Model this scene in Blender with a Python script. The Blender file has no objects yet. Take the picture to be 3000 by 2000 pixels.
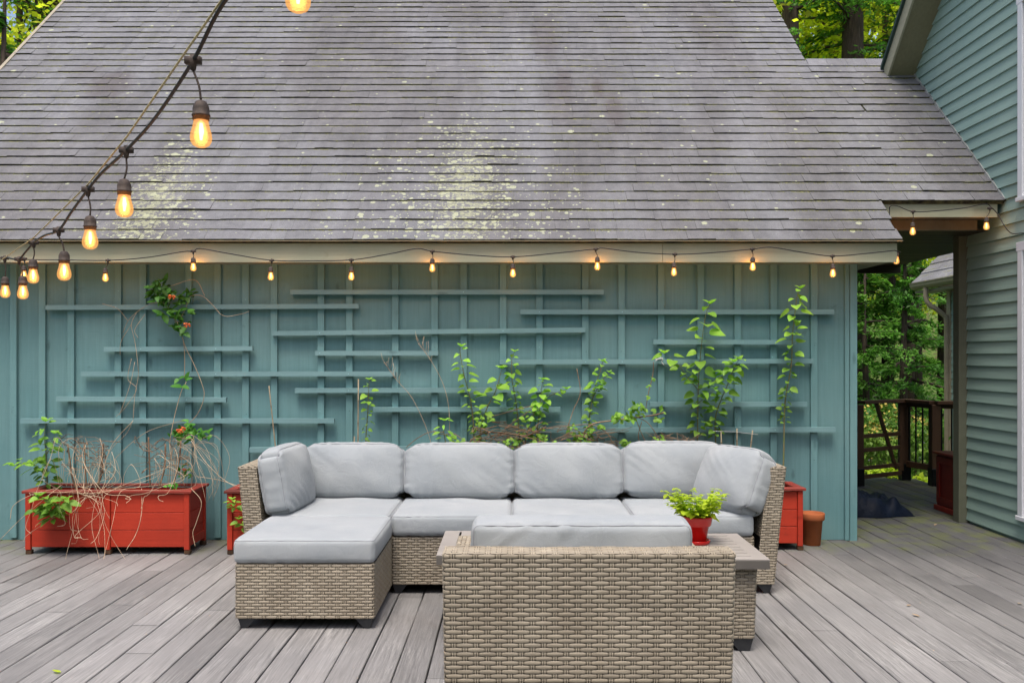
import bpy, math, random
import numpy as np
from mathutils import Vector, Matrix
random.seed(7)
RNG = np.random.default_rng(7)
S = bpy.context.scene
COL = S.collection
R = math.radians

# ------------------------------------------------------------------ camera, sky, sun, exposure
CAMH, F = 1.5, 2700.0
cam_d = bpy.data.cameras.new('camera'); cam = bpy.data.objects.new('camera', cam_d); COL.objects.link(cam)
cam.location = (0, 0, CAMH); cam.rotation_euler = (R(90), 0, 0)
cam_d.sensor_width = 36; cam_d.lens = 36*F/3000; cam_d.shift_y = 40/3000
cam_d.clip_start = .05; cam_d.clip_end = 500
S.camera = cam
SUN_EL, SUN_AZ = 68, 190       # azimuth from +Y clockwise: behind the camera, a little to the left
w = bpy.data.worlds.new('World'); S.world = w; w.use_nodes = True
nt = w.node_tree; bg = nt.nodes['Background']
sky = nt.nodes.new('ShaderNodeTexSky'); sky.sky_type = 'NISHITA'; sky.sun_disc = False
sky.sun_elevation = R(SUN_EL); sky.sun_rotation = R(SUN_AZ); sky.dust_density = 5.0; sky.ozone_density = 1.0
nt.links.new(sky.outputs[0], bg.inputs[0]); bg.inputs[1].default_value = .12
sl = bpy.data.lights.new('sun', 'SUN'); sl.energy = 1.5; sl.angle = R(20); sl.color = (1, .95, .88)
so = bpy.data.objects.new('sun', sl); COL.objects.link(so)
dv = Vector((math.sin(R(SUN_AZ))*math.cos(R(SUN_EL)), math.cos(R(SUN_AZ))*math.cos(R(SUN_EL)), math.sin(R(SUN_EL))))
so.rotation_euler = dv.to_track_quat('Z', 'Y').to_euler()
S.view_settings.view_transform = 'Standard'; S.view_settings.look = 'None'
S.view_settings.exposure = .95; S.view_settings.gamma = 1

def W(px, py, Y):
    return Vector(((px-1500)*Y/F, Y, CAMH+(1040-py)*Y/F))

# ------------------------------------------------------------------ helpers
class MB:
    def __init__(s): s.v = []; s.f = []; s.t = []; s.m = []; s.n = 0
    def add(s, verts, faces, tone=1.0, mi=0):
        verts = np.asarray(verts, float).reshape(-1, 3)
        s.v.append(verts)
        nn = s.n
        s.f += [tuple(i+nn for i in f) for f in faces]
        s.m += [mi]*len(faces)
        s.t.append(np.full(len(verts), tone) if np.isscalar(tone) else np.asarray(tone, float))
        s.n += len(verts)
    def box(s, a, b, tone=1.0, mi=0, bev=0):
        x0, y0, z0 = a; x1, y1, z1 = b
        if bev:
            c = [(x0, x1), (y0, y1), (z0, z1)]; vs = []; k = bev
            idx = {}
            for ax in range(3):
                for sg in (0, 1):
                    for q in ((0, 0), (1, 0), (1, 1), (0, 1)):
                        p = [0, 0, 0]; o = [i for i in range(3) if i != ax]
                        p[ax] = c[ax][sg]
                        cr = [0, 0, 0]; cr[ax] = sg
                        for oo, qq in zip(o, q):
                            p[oo] = c[oo][qq]+(k if qq == 0 else -k); cr[oo] = qq
                        idx[(ax, tuple(cr))] = len(vs); vs.append(p)
            fs = []
            for ax in range(3):
                o = [i for i in range(3) if i != ax]
                for sg in (0, 1):
                    ring = []
                    for q in ((0, 0), (1, 0), (1, 1), (0, 1)):
                        cr = [0, 0, 0]; cr[ax] = sg; cr[o[0]] = q[0]; cr[o[1]] = q[1]
                        ring.append(idx[(ax, tuple(cr))])
                    fs.append(ring)
            for a1 in range(3):
                for a2 in range(a1+1, 3):
                    a3 = 3-a1-a2
                    for s1 in (0, 1):
                        for s2 in (0, 1):
                            c0 = [0, 0, 0]; c1 = [0, 0, 0]
                            c0[a1] = c1[a1] = s1; c0[a2] = c1[a2] = s2; c1[a3] = 1
                            fs.append([idx[(a1, tuple(c0))], idx[(a1, tuple(c1))], idx[(a2, tuple(c1))], idx[(a2, tuple(c0))]])
            for cx in (0, 1):
                for cy in (0, 1):
                    for cz in (0, 1):
                        fs.append([idx[(ax, (cx, cy, cz))] for ax in range(3)])
            s.add(vs, fs, tone, mi); return
        s.add([(x0, y0, z0), (x1, y0, z0), (x1, y1, z0), (x0, y1, z0), (x0, y0, z1), (x1, y0, z1), (x1, y1, z1), (x0, y1, z1)],
              [(0, 3, 2, 1), (4, 5, 6, 7), (0, 1, 5, 4), (1, 2, 6, 5), (2, 3, 7, 6), (3, 0, 4, 7)], tone, mi)
    def hexa(s, p, tone=1.0, mi=0):   # 8 points, bottom ring then top ring
        s.add(p, [(0, 3, 2, 1), (4, 5, 6, 7), (0, 1, 5, 4), (1, 2, 6, 5), (2, 3, 7, 6), (3, 0, 4, 7)], tone, mi)
    def beam(s, p, q, wd, ht, up=(0, 0, 1), tone=1.0, mi=0):
        p = Vector(p); q = Vector(q); d = (q-p).normalized(); sd = d.cross(Vector(up)).normalized(); u = sd.cross(d)
        a = sd*wd/2; b = u*ht/2
        s.hexa([p-a-b, p+a-b, q+a-b, q-a-b, p-a+b, p+a+b, q+a+b, q-a+b], tone, mi)
    def tube(s, pts, rad, sides=6, tone=1.0, mi=0, cap=True):
        pts = [Vector(p) for p in pts]; n = len(pts)
        if np.isscalar(rad): rad = [rad]*n
        d = (pts[1]-pts[0]).normalized()
        u = d.orthogonal().normalized(); vs = []
        for i, p in enumerate(pts):
            if 0 < i < n-1: t = (pts[i+1]-pts[i-1])
            elif i == 0: t = pts[1]-pts[0]
            else: t = pts[-1]-pts[-2]
            if t.length > 1e-9: d = t.normalized()
            u = (u-d*u.dot(d)); u = u.normalized() if u.length > 1e-6 else d.orthogonal().normalized()
            v = d.cross(u)
            for k in range(sides):
                a = 2*math.pi*k/sides
                vs.append(p+(u*math.cos(a)+v*math.sin(a))*rad[i])
        fs = []
        for i in range(n-1):
            for k in range(sides):
                k2 = (k+1) % sides
                fs.append((i*sides+k, i*sides+k2, (i+1)*sides+k2, (i+1)*sides+k))
        if cap: fs += [tuple(range(sides))[::-1], tuple((n-1)*sides+k for k in range(sides))]
        s.add(vs, fs, tone, mi)
    def lathe(s, prof, c=(0, 0, 0), sides=24, tone=1.0, mi=0):
        vs = []; fs = []
        for r, z in prof:
            for k in range(sides):
                a = 2*math.pi*k/sides; vs.append((c[0]+r*math.cos(a), c[1]+r*math.sin(a), c[2]+z))
        for i in range(len(prof)-1):
            for k in range(sides):
                k2 = (k+1) % sides
                fs.append((i*sides+k, i*sides+k2, (i+1)*sides+k2, (i+1)*sides+k))
        s.add(vs, fs, tone, mi)
    def leaf(s, p, d, up, L, wd, tone=1.0, fold=.25, shape=0, curl=.15, mi=0):
        p = Vector(p); d = Vector(d).normalized(); sd = d.cross(Vector(up))
        sd = sd.normalized() if sd.length > 1e-5 else d.orthogonal().normalized()
        u = sd.cross(d)
        prof = ((.0, .0), (.22, .82), (.5, 1.0), (.8, .55), (1, 0)) if shape == 0 else ((0, .4), (.12, .92), (.40, 1.0), (.72, .68), (1, 0))
        vs = []
        for t, ww in prof:
            c = p+d*L*t-u*(curl*L*t*t)
            vs += [c-sd*wd/2*ww+u*fold*wd/2*ww, c, c+sd*wd/2*ww+u*fold*wd/2*ww]
        fs = []
        for i in range(4):
            a = i*3
            fs += [(a, a+1, a+4, a+3), (a+1, a+2, a+5, a+4)]
        s.add(vs, fs, tone, mi)
    def build(s, name, mats, parent=None, smooth=False, loc=None):
        me = bpy.data.meshes.new(name)
        V = np.concatenate(s.v) if s.v else np.zeros((0, 3))
        if parent is not None and loc is None:
            V = V-np.array(parent.location)
        elif loc is not None: V = V-np.array(loc)
        me.from_pydata(V.tolist(), [], s.f)
        me.update()
        T = np.concatenate(s.t)
        at = me.attributes.new('tone', 'FLOAT', 'POINT'); at.data.foreach_set('value', T.astype(np.float32))
        if not isinstance(mats, (list, tuple)): mats = [mats]
        for m in mats: me.materials.append(m)
        if len(mats) > 1: me.polygons.foreach_set('material_index', s.m)
        if smooth: me.polygons.foreach_set('use_smooth', [True]*len(s.f))
        o = bpy.data.objects.new(name, me); COL.objects.link(o)
        if loc is not None: o.location = loc
        if parent is not None:
            o.parent = parent
            if loc is not None: o.location = Vector(loc)-parent.location
        return o

def E(name, loc, label, cat, group=None):
    o = bpy.data.objects.new(name, None); COL.objects.link(o); o.location = loc; o.empty_display_size = .1
    o['label'] = label; o['category'] = cat
    if group: o['group'] = group
    return o
def tag(o, label, cat, group=None, kind=None):
    o['label'] = label; o['category'] = cat
    if group: o['group'] = group
    if kind: o['kind'] = kind
    return o
def struct(o): o['kind'] = 'structure'; return o

# ------------------------------------------------------------------ materials
class NT:
    def __init__(s, name):
        s.m = bpy.data.materials.new(name); s.m.use_nodes = True; s.t = s.m.node_tree; s.n = s.t.nodes
        s.b = s.n['Principled BSDF']; s.out = s.n['Material Output']
        tc = s.n.new('ShaderNodeTexCoord'); s.obj = tc.outputs['Object']
        geo = s.n.new('ShaderNodeNewGeometry'); s.pos = geo.outputs['Position']
    def L(s, a, b): s.t.links.new(a, b)
    def set(s, sock, v):
        if isinstance(v, bpy.types.NodeSocket): s.L(v, sock)
        else:
            if hasattr(sock.default_value, '__len__') and len(sock.default_value) == 4 and len(v) == 3: v = (*v, 1)
            sock.default_value = v
    def noise(s, scale, vec=None, detail=3, rough=.55, sc3=None, dist=0):
        n = s.n.new('ShaderNodeTexNoise'); n.inputs['Scale'].default_value = scale; n.inputs['Detail'].default_value = detail
        n.inputs['Roughness'].default_value = rough; n.inputs['Distortion'].default_value = dist
        v = vec or s.pos
        if sc3:
            mp = s.n.new('ShaderNodeMapping'); mp.inputs['Scale'].default_value = sc3; s.L(v, mp.inputs[0]); v = mp.outputs[0]
        s.L(v, n.inputs['Vector']); return n.outputs['Fac']
    def voro(s, scale, vec=None, feat='F1', rnd=1, sc3=None):
        n = s.n.new('ShaderNodeTexVoronoi'); n.inputs['Scale'].default_value = scale; n.feature = feat; n.inputs['Randomness'].default_value = rnd
        v = vec or s.pos
        if sc3:
            mp = s.n.new('ShaderNodeMapping'); mp.inputs['Scale'].default_value = sc3; s.L(v, mp.inputs[0]); v = mp.outputs[0]
        s.L(v, n.inputs['Vector']); return n
    def ramp(s, f, a, b, lo=0.0, hi=1.0):
        n = s.n.new('ShaderNodeMapRange'); s.set(n.inputs[0], f)
        n.inputs[1].default_value = a; n.inputs[2].default_value = b; n.inputs[3].default_value = lo; n.inputs[4].default_value = hi
        return n.outputs[0]
    def math(s, op, a, b=0.0):
        n = s.n.new('ShaderNodeMath'); n.operation = op; s.set(n.inputs[0], a)
        if b is not None: s.set(n.inputs[1], b)
        return n.outputs[0]
    def mix(s, f, a, b, mode='MIX'):
        n = s.n.new('ShaderNodeMix'); n.data_type = 'RGBA'; n.blend_type = mode
        s.set(n.inputs[0], f); s.set(n.inputs[6], a); s.set(n.inputs[7], b); return n.outputs[2]
    def tone(s):
        n = s.n.new('ShaderNodeAttribute'); n.attribute_name = 'tone'; return n.outputs['Fac']
    def sep(s, v=None):
        n = s.n.new('ShaderNodeSeparateXYZ'); s.L(v or s.pos, n.inputs[0]); return n.outputs
    def bump(s, h, strength=.3, dist=.005):
        n = s.n.new('ShaderNodeBump'); n.inputs['Strength'].default_value = strength; n.inputs['Distance'].default_value = dist
        s.L(h, n.inputs['Height']); s.L(n.outputs[0], s.b.inputs['Normal'])
    def scale(s, col, f):
        n = s.n.new('ShaderNodeVectorMath'); n.operation = 'SCALE'; s.set(n.inputs[0], col); s.set(n.inputs['Scale'], f); return n.outputs[0]
    def fin(s, col, rough=.7, spec=.3):
        s.set(s.b.inputs['Base Color'], col); s.set(s.b.inputs['Roughness'], rough); s.b.inputs['Specular IOR Level'].default_value = spec
        return s.m

def simple(name, c, c2=None, sc=4, sc3=None, rough=.7, spec=.3, bump=0, bsc=60, bsc3=None, bdist=.004, detail=4, metallic=0, lo=.35, hi=.65):
    k = NT(name)
    col = k.mix(k.ramp(k.noise(sc, sc3=sc3, detail=detail), lo, hi), c, c2 or tuple(x*.8 for x in c))
    col = k.scale(col, k.tone())
    if bump: k.bump(k.noise(bsc, sc3=bsc3, detail=4), bump, bdist)
    k.b.inputs['Metallic'].default_value = metallic
    return k.fin(col, rough, spec)

def painted_wood(name, c, c2, grain='z', dirt=(.1, .12, .1), dirt_amt=.5, knots=True, rough=.62, spec=.3, bstr=.35):
    k = NT(name)
    g3 = {'z': (40, 40, 1.5), 'x': (1.5, 40, 40), 'y': (40, 1.5, 40)}[grain]
    big = k.ramp(k.noise(1.6, detail=4), .35, .68)
    col = k.mix(big, c, c2)
    fine = k.noise(1, sc3=g3, detail=5, rough=.7)
    col = k.scale(col, k.ramp(fine, .3, .7, .9, 1.07))
    if knots:
        kn = k.voro(1, sc3={'z': (5, 5, 1.7), 'x': (1.7, 5, 5), 'y': (5, 1.7, 5)}[grain]).outputs['Distance']
        kf = k.ramp(k.math('ADD', kn, k.ramp(k.noise(30), 0, 1, -.04, .04)), .04, .10, .65, 0)
        col = k.mix(kf, col, tuple(x*.55 for x in c))
    d = k.ramp(k.noise(7, detail=6, rough=.7), .62, .78, 0, dirt_amt)
    col = k.mix(d, col, dirt)
    col = k.scale(col, k.tone())
    # rough sawn cross marks
    saw = k.noise(1, sc3={'z': (6, 6, 130), 'x': (130, 6, 6), 'y': (6, 130, 6)}[grain], detail=3)
    k.bump(k.math('ADD', fine, k.math('MULTIPLY', saw, .7)), bstr, .004)
    return k.fin(col, rough, spec)

M = {}
M['teal'] = painted_wood('teal_stain', (.118, .242, .256), (.152, .280, .288), 'z', (.05, .09, .085), .55)
M['teal_h'] = painted_wood('teal_trim_horizontal', (.150, .275, .295), (.180, .308, .322), 'x', (.06, .10, .09), .4)
M['clap'] = painted_wood('clapboard_green', (.235, .352, .320), (.275, .392, .35), 'y', (.10, .15, .12), .25, knots=False)
M['clap_x'] = painted_wood('clapboard_green_far', (.235, .352, .320), (.275, .392, .35), 'x', (.10, .15, .12), .25, knots=False)
M['sage'] = painted_wood('sage_trim', (.33, .345, .25), (.37, .38, .285), 'x', (.16, .15, .08), .35, knots=False)
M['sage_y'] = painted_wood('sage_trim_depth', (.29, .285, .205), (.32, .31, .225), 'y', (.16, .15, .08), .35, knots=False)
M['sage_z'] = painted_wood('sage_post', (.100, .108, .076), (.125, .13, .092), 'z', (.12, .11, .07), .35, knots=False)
M['sage_soffit'] = painted_wood('shaded_sage_soffit', (.19, .18, .11), (.22, .21, .13), 'y', (.12, .11, .07), .35, knots=False)  # sage trim paint with the soffit's shade darkened into the colour
M['brown_soffit'] = simple('brown_soffit', (.17, .145, .105), (.14, .115, .08), 8, rough=.7)
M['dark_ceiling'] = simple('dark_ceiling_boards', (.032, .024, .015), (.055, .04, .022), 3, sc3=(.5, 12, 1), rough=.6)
M['brown_wood'] = painted_wood('brown_rail_wood', (.085, .045, .024), (.13, .072, .038), 'z', (.04, .025, .015), .5, knots=False)
M['black_metal'] = simple('black_metal', (.01, .01, .01), rough=.4)
M['red'] = painted_wood('red_planter_paint', (.45, .038, .016), (.33, .028, .013), 'x', (.11, .022, .014), .8, bstr=.35)
M['red_dark'] = painted_wood('weathered_red_rim', (.27, .035, .022), (.15, .035, .028), 'x', (.09, .05, .04), .9, bstr=.4)
M['darkfoot'] = simple('rotten_foot_wood', (.10, .05, .025), (.04, .025, .015), 20, rough=.9)
M['soil'] = simple('dry_soil', (.07, .05, .035), (.16, .13, .09), 60, rough=1, bump=.8, bsc=90, bdist=.01)
M['cabinet'] = simple('dark_red_cabinet', (.19, .018, .010), (.14, .013, .008), 6, rough=.5)
M['terracotta'] = simple('terracotta', (.36, .105, .035), (.29, .085, .03), 9, rough=.8)
M['redpot'] = simple('glossy_red_glaze', (.55, .010, .008), (.50, .008, .006), 3, rough=.16, spec=.6)
M['white'] = simple('white_trim', (.72, .74, .78), (.68, .70, .74), 3, rough=.5)
M['foot'] = simple('charcoal_foot', (.035, .037, .042), (.045, .047, .05), 20, rough=.45)
M['table'] = simple('taupe_table_slats', (.33, .30, .275), (.29, .262, .24), 5, rough=.45, bump=.05, bsc=80)
M['table_edge'] = simple('taupe_table_edge', (.11, .10, .09), (.09, .082, .075), 5, rough=.45)
M['cable'] = simple('black_cable', (.018, .018, .02), (.03, .03, .03), 40, rough=.55)
M['socket'] = simple('dusty_socket', (.075, .055, .045), (.04, .032, .03), 60, rough=.7, bump=.2, bsc=200, bdist=.002)
M['wire'] = simple('tan_guide_wire', (.45, .38, .20), (.38, .32, .18), 60, rough=.5)
M['stick'] = simple('dry_straw_stem', (.42, .33, .23), (.28, .20, .13), 12, rough=.85)
M['cane'] = simple('brown_cane', (.16, .095, .06), (.28, .19, .12), 12, rough=.85)
M['bamboo'] = simple('bamboo_stake', (.38, .32, .22), (.22, .18, .12), 15, rough=.7)
M['greenstem'] = simple('green_stem', (.13, .17, .06), (.18, .15, .08), 15, rough=.7)
M['bark'] = simple('tree_bark', (.085, .062, .045), (.045, .034, .026), 9, sc3=(3, 3, .5), rough=.95, bump=.9, bsc=5, bsc3=(4, 4, .6), bdist=.05)
M['gutter'] = simple('tan_gutter', (.34, .30, .22), (.30, .26, .19), 8, rough=.45)
M['flash'] = simple('galvanised_flashing', (.42, .43, .42), (.30, .30, .28), 30, rough=.45, metallic=.3)
M['twine'] = simple('white_twine', (.7, .7, .7), rough=.8)
M['shingle_back'] = simple('roof_underlay', (.02, .02, .02), rough=.9)
M['greenroof'] = simple('green_metal_edge', (.03, .06, .055), rough=.5)
M['tarp'] = simple('navy_tarp', (.003, .006, .016), (.005, .011, .026), 6, rough=.6, spec=.18, bump=.5, bsc=22, bdist=.02)
M['orange'] = simple('orange_flower', (.75, .12, .035), (.80, .22, .06), 40, rough=.6)
M['yellowflower'] = simple('yellow_flower', (.38, .36, .08), (.40, .28, .06), 20, rough=.8)

def leafmat(name, c, c2, tr=.45, sc=6):
    k = NT(name)
    col = k.mix(k.ramp(k.noise(sc, detail=3), .35, .65), c, c2); col = k.scale(col, k.tone())
    k.fin(col, .5, .35)
    t = k.n.new('ShaderNodeBsdfTranslucent'); k.L(k.mix(.5, col, k.scale((c[0]*1.3, c[1]*1.5, c[2]*.6), k.tone())), t.inputs[0])
    mx = k.n.new('ShaderNodeMixShader'); mx.inputs[0].default_value = tr
    k.L(k.b.outputs[0], mx.inputs[1]); k.L(t.outputs[0], mx.inputs[2]); k.L(mx.outputs[0], k.out.inputs[0]); return k.m
M['leaf'] = leafmat('young_leaf', (.15, .33, .045), (.25, .44, .055))
M['leaf_dark'] = leafmat('vine_leaf', (.045, .16, .025), (.09, .26, .03))
M['basil'] = leafmat('lime_herb_leaf', (.50, .60, .045), (.36, .50, .035))
M['hemlock'] = leafmat('hemlock_needles', (.06, .19, .03), (.17, .36, .045), .5, 1.2)
M['maple'] = leafmat('backlit_maple_leaf', (.56, .62, .04), (.82, .80, .10), .7, .8)  # base colour raised to carry the glow of sun through leaves
M['shrub'] = leafmat('undergrowth_leaf', (.08, .20, .03), (.22, .34, .05), .45, 1.5)

def cushion_mat():
    k = NT('grey_cushion_fabric')
    weave = k.voro(900).outputs['Distance']
    big = k.ramp(k.noise(3.2, detail=3), .3, .7)
    col = k.mix(big, (.30, .328, .350), (.36, .383, .398))
    spot = k.ramp(k.noise(26, detail=3), .70, .80, 0, .18)
    col = k.mix(spot, col, (.22, .22, .22))
    col = k.scale(col, k.tone())
    k.bump(k.math('ADD', weave, k.math('MULTIPLY', k.noise(11, detail=6, rough=.6, dist=1.5), 4.5)), .4, .0045)
    k.b.inputs['Sheen Weight'].default_value = .15
    return k.fin(col, .85, .25)
M['cushion'] = cushion_mat()
M['piping'] = simple('cushion_piping', (.29, .30, .32), (.25, .26, .28), 30, rough=.9)

def wicker_mat():
    k = NT('resin_wicker')
    n1 = k.noise(7, detail=3)
    col = k.mix(k.ramp(n1, .35, .65), (.250, .210, .155), (.305, .262, .198))
    st = k.noise(1, sc3=(18, 18, 420), detail=3, rough=.7)
    col = k.scale(col, k.ramp(st, .3, .7, .72, 1.18))
    col = k.scale(col, k.tone())
    k.bump(st, .35, .0012)
    return k.fin(col, .48, .45)
M['wicker'] = wicker_mat()
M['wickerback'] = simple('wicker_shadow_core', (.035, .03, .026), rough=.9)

def deck_mat():
    k = NT('weathered_grey_deck_paint')
    xyz = k.sep()
    big = k.ramp(k.noise(.9, detail=5, rough=.6), .32, .68)
    col = k.mix(big, (.205, .200, .198), (.262, .254, .250))
    g = k.noise(1, sc3=(95, 2.6, 1), detail=6, rough=.75, dist=1.0)
    wear = k.ramp(k.noise(2.2, detail=5, rough=.65, sc3=(1, .55, 1)), .46, .66)
    bare = k.mix(k.ramp(g, .4, .62), (.10, .10, .105), (.45, .44, .42))
    col = k.mix(k.math('MULTIPLY', wear, .40), col, bare)
    col = k.scale(col, k.ramp(g, .28, .72, .62, 1.22))
    # dirt and moss along the wall; passage shade and wear painted into the colour
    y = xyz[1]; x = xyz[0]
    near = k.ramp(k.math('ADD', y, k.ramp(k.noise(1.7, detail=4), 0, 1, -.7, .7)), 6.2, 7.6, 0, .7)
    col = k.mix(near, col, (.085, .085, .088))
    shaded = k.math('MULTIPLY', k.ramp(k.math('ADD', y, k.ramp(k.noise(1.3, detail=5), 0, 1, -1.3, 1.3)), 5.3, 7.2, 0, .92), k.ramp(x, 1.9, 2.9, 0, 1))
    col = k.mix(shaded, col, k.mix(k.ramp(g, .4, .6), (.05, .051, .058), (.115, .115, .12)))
    moss = k.math('MULTIPLY', k.ramp(k.math('ADD', y, k.ramp(k.noise(3.5, detail=5), 0, 1, -1.0, 1.0)), 6.9, 7.5, 0, .6), k.ramp(k.noise(5), .45, .6))
    col = k.mix(moss, col, (.13, .15, .045))
    stain = k.ramp(k.noise(1.3, detail=6, rough=.7, vec=k.obj), .60, .72, 0, .35)
    col = k.mix(stain, col, (.17, .145, .135))
    col = k.scale(col, k.tone())
    k.bump(g, .55, .004)
    return k.fin(col, k.ramp(g, .3, .7, .5, .75), .3)
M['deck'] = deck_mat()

# roof geometry numbers
RY0, RZ0, RA, RB = 7.2, CAMH+.894, .0943, .1043        # drip edge and rise / run of one course
REX = math.hypot(RA, RB); TH = math.atan2(RA, RB)
def roofP(x, c, t=0.0):                                  # c: course number, t: height above the plane
    return (x, RY0+RB*c-math.sin(TH)*t, RZ0+RA*c+math.cos(TH)*t)

def roof_mat():
    k = NT('asphalt_shingle')
    xyz = k.sep(); x = xyz[0]; z = xyz[2]
    c = k.math('DIVIDE', k.math('SUBTRACT', z, RZ0), RA)          # course coordinate
    gran = k.noise(260, detail=2)
    big = k.ramp(k.noise(1.1, detail=5, rough=.6), .33, .67)
    col = k.mix(big, (.115, .113, .120), (.152, .149, .157))
    col = k.mix(k.ramp(k.noise(.7, sc3=(1.6, .5, .5), detail=4), .42, .62, 0, .5), col, (.205, .212, .232))
    col = k.scale(col, k.ramp(k.noise(1, sc3=(7, .9, .9), detail=5, rough=.65), .3, .7, .86, 1.12))
    col = k.scale(col, k.ramp(k.noise(14, detail=5, rough=.7), .3, .7, .86, 1.14))
    col = k.scale(col, k.ramp(gran, .3, .7, .68, 1.32))
    col = k.scale(col, k.tone())
    # streaks of brown-black staining
    def blob(x0, c0, rx, rc, amt):
        dx = k.math('DIVIDE', k.math('SUBTRACT', x, x0), rx); dc = k.math('DIVIDE', k.math('SUBTRACT', c, c0), rc)
        r = k.math('SQRT', k.math('ADD', k.math('MULTIPLY', dx, dx), k.math('MULTIPLY', dc, dc)))
        r = k.math('ADD', r, k.ramp(k.noise(7, detail=4), 0, 1, -.5, .5))
        return k.ramp(r, .5, 1.1, amt, 0)
    for a in ((.36, 27, .16, 5, .45), (.52, 19.5, .10, 2.6, .5), (.45, 16, .18, 4, .3), (.85, 18.5, .07, 1.8, .65), (.98, 15, .10, 3, .5), (-4.0, 19, .25, 2.5, .6), (-4.3, 21, .2, 2, .3), (-.9, 33, .7, 4, .2), (-2.5, 24, .4, 3, .2), (2.2, 30, .3, 6, .2)):
        col = k.mix(blob(*a), col, (.085, .07, .072))
    # lichen rosettes: round, pale green, crowded in two drifts
    def drift(x0, c0, rx, rc):
        dx = k.math('DIVIDE', k.math('SUBTRACT', x, x0), rx); dc = k.math('DIVIDE', k.math('SUBTRACT', c, c0), rc)
        r = k.math('SQRT', k.math('ADD', k.math('MULTIPLY', dx, dx), k.math('MULTIPLY', dc, dc)))
        return k.ramp(r, 0, 1, 1, 0)
    dens = k.math('MAXIMUM', drift(-.42, 1.0, 1.2, 15), drift(-2.9, 0.5, .5, 13))
    dens = k.math('MAXIMUM', dens, drift(-.40, 6, .40, 11))
    dens = k.math('ADD', dens, .022)
    for sc, thr in ((13, .40), (21, .40), (34, .36)):
        v = k.voro(sc)
        rr = k.n.new('ShaderNodeSeparateColor'); k.L(v.outputs['Color'], rr.inputs[0])
        on = k.math('LESS_THAN', rr.outputs[0], k.math('MULTIPLY', dens, 1.0))
        rad = k.math('MULTIPLY', rr.outputs[1], thr)
        dd = k.math('ADD', v.outputs['Distance'], k.ramp(k.noise(70, detail=2), 0, 1, -.09, .09))
        disc = k.math('MULTIPLY', k.math('LESS_THAN', dd, rad), on)
        ringc = k.mix(k.ramp(k.noise(160), .4, .6), (.47, .49, .34), (.31, .33, .22))
        col = k.mix(k.math('MULTIPLY', disc, .75), col, ringc)
    dr2 = k.math('MAXIMUM', drift(-.38, 5, .50, 12), drift(-2.95, 3, .42, 13))
    crust = k.ramp(k.math('ADD', k.noise(24, detail=6, rough=.68), k.math('MULTIPLY', dr2, .22)), .655, .70, 0, 1)
    col = k.mix(k.math('MULTIPLY', k.math('MULTIPLY', crust, k.ramp(dr2, .05, .3)), .62), col, k.mix(k.ramp(k.noise(120), .4, .6), (.40, .41, .26), (.26, .27, .17)))
    # moss crumbs caught along the butt edges
    fr = k.math('FRACT', c, None)
    edge = k.math('MAXIMUM', k.ramp(fr, .86, .98, 0, 1), k.ramp(fr, .0, .22, 1, 0))
    mo = k.ramp(k.math('MULTIPLY', k.noise(55, detail=3), k.ramp(k.noise(3.5, detail=3), .3, .65, .55, 1.15)), .44, .56, 0, 1)
    mo = k.math('MULTIPLY', mo, edge)
    col = k.mix(k.math('MULTIPLY', mo, .9), col, k.mix(k.ramp(k.noise(90), .4, .6), (.25, .25, .08), (.05, .055, .03)))
    k.bump(gran, .5, .003)
    return k.fin(col, .88, .25)
M['roof'] = roof_mat()
M['butt'] = simple('shingle_butt_shadow_line', (.015, .015, .015), (.10, .10, .05), 20, rough=.95)  # near-black butt faces stand in for the shadow line under each course

def emit_mat(name, c, st, alpha=1.0):
    k = NT(name); e = k.n.new('ShaderNodeEmission'); e.inputs[0].default_value = (*c, 1); e.inputs[1].default_value = st
    if alpha < 1:
        tr = k.n.new('ShaderNodeBsdfTransparent'); tr.inputs[0].default_value = (1, .82, .5, 1)
        gl = k.n.new('ShaderNodeBsdfGlossy'); gl.inputs['Roughness'].default_value = .05
        m0 = k.n.new('ShaderNodeMixShader'); m0.inputs[0].default_value = .06; k.L(tr.outputs[0], m0.inputs[1]); k.L(gl.outputs[0], m0.inputs[2])
        mx = k.n.new('ShaderNodeMixShader'); mx.inputs[0].default_value = alpha
        k.L(m0.outputs[0], mx.inputs[1]); k.L(e.outputs[0], mx.inputs[2]); k.L(mx.outputs[0], k.out.inputs[0])
    else: k.L(e.outputs[0], k.out.inputs[0])
    return k.m
M['bulb'] = emit_mat('amber_bulb_glass', (1.0, .50, .17), .75, .34)
M['glow'] = emit_mat('bulb_glow_shell', (1.0, .74, .38), 1.2, .34)  # inner emissive shell added to imitate the glow round the filament
M['filament'] = emit_mat('glowing_filament', (1.0, .72, .32), 14)
def glass_mat():
    k = NT('window_glass'); k.b.inputs['Base Color'].default_value = (.05, .06, .07, 1); k.b.inputs['Roughness'].default_value = .05
    k.b.inputs['Specular IOR Level'].default_value = .8; return k.m
M['glass'] = glass_mat()
def ground_mat():
    k = NT('forest_floor')
    col = k.mix(k.ramp(k.noise(.5, detail=5), .4, .6), (.05, .085, .02), (.10, .15, .035))
    col = k.mix(k.ramp(k.noise(3, detail=5), .5, .65), col, (.07, .05, .03))
    k.bump(k.noise(14, detail=4), .8, .05); return k.fin(col, .95, .1)
M['ground'] = ground_mat()
M['gravel'] = simple('grey_gravel', (.26, .26, .28), (.13, .13, .14), 30, rough=.95, bump=1, bsc=25, bdist=.03)
M['mulch'] = simple('dark_stone_mulch', (.13, .12, .13), (.05, .045, .05), 25, rough=.95, bump=1, bsc=30, bdist=.04)

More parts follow.
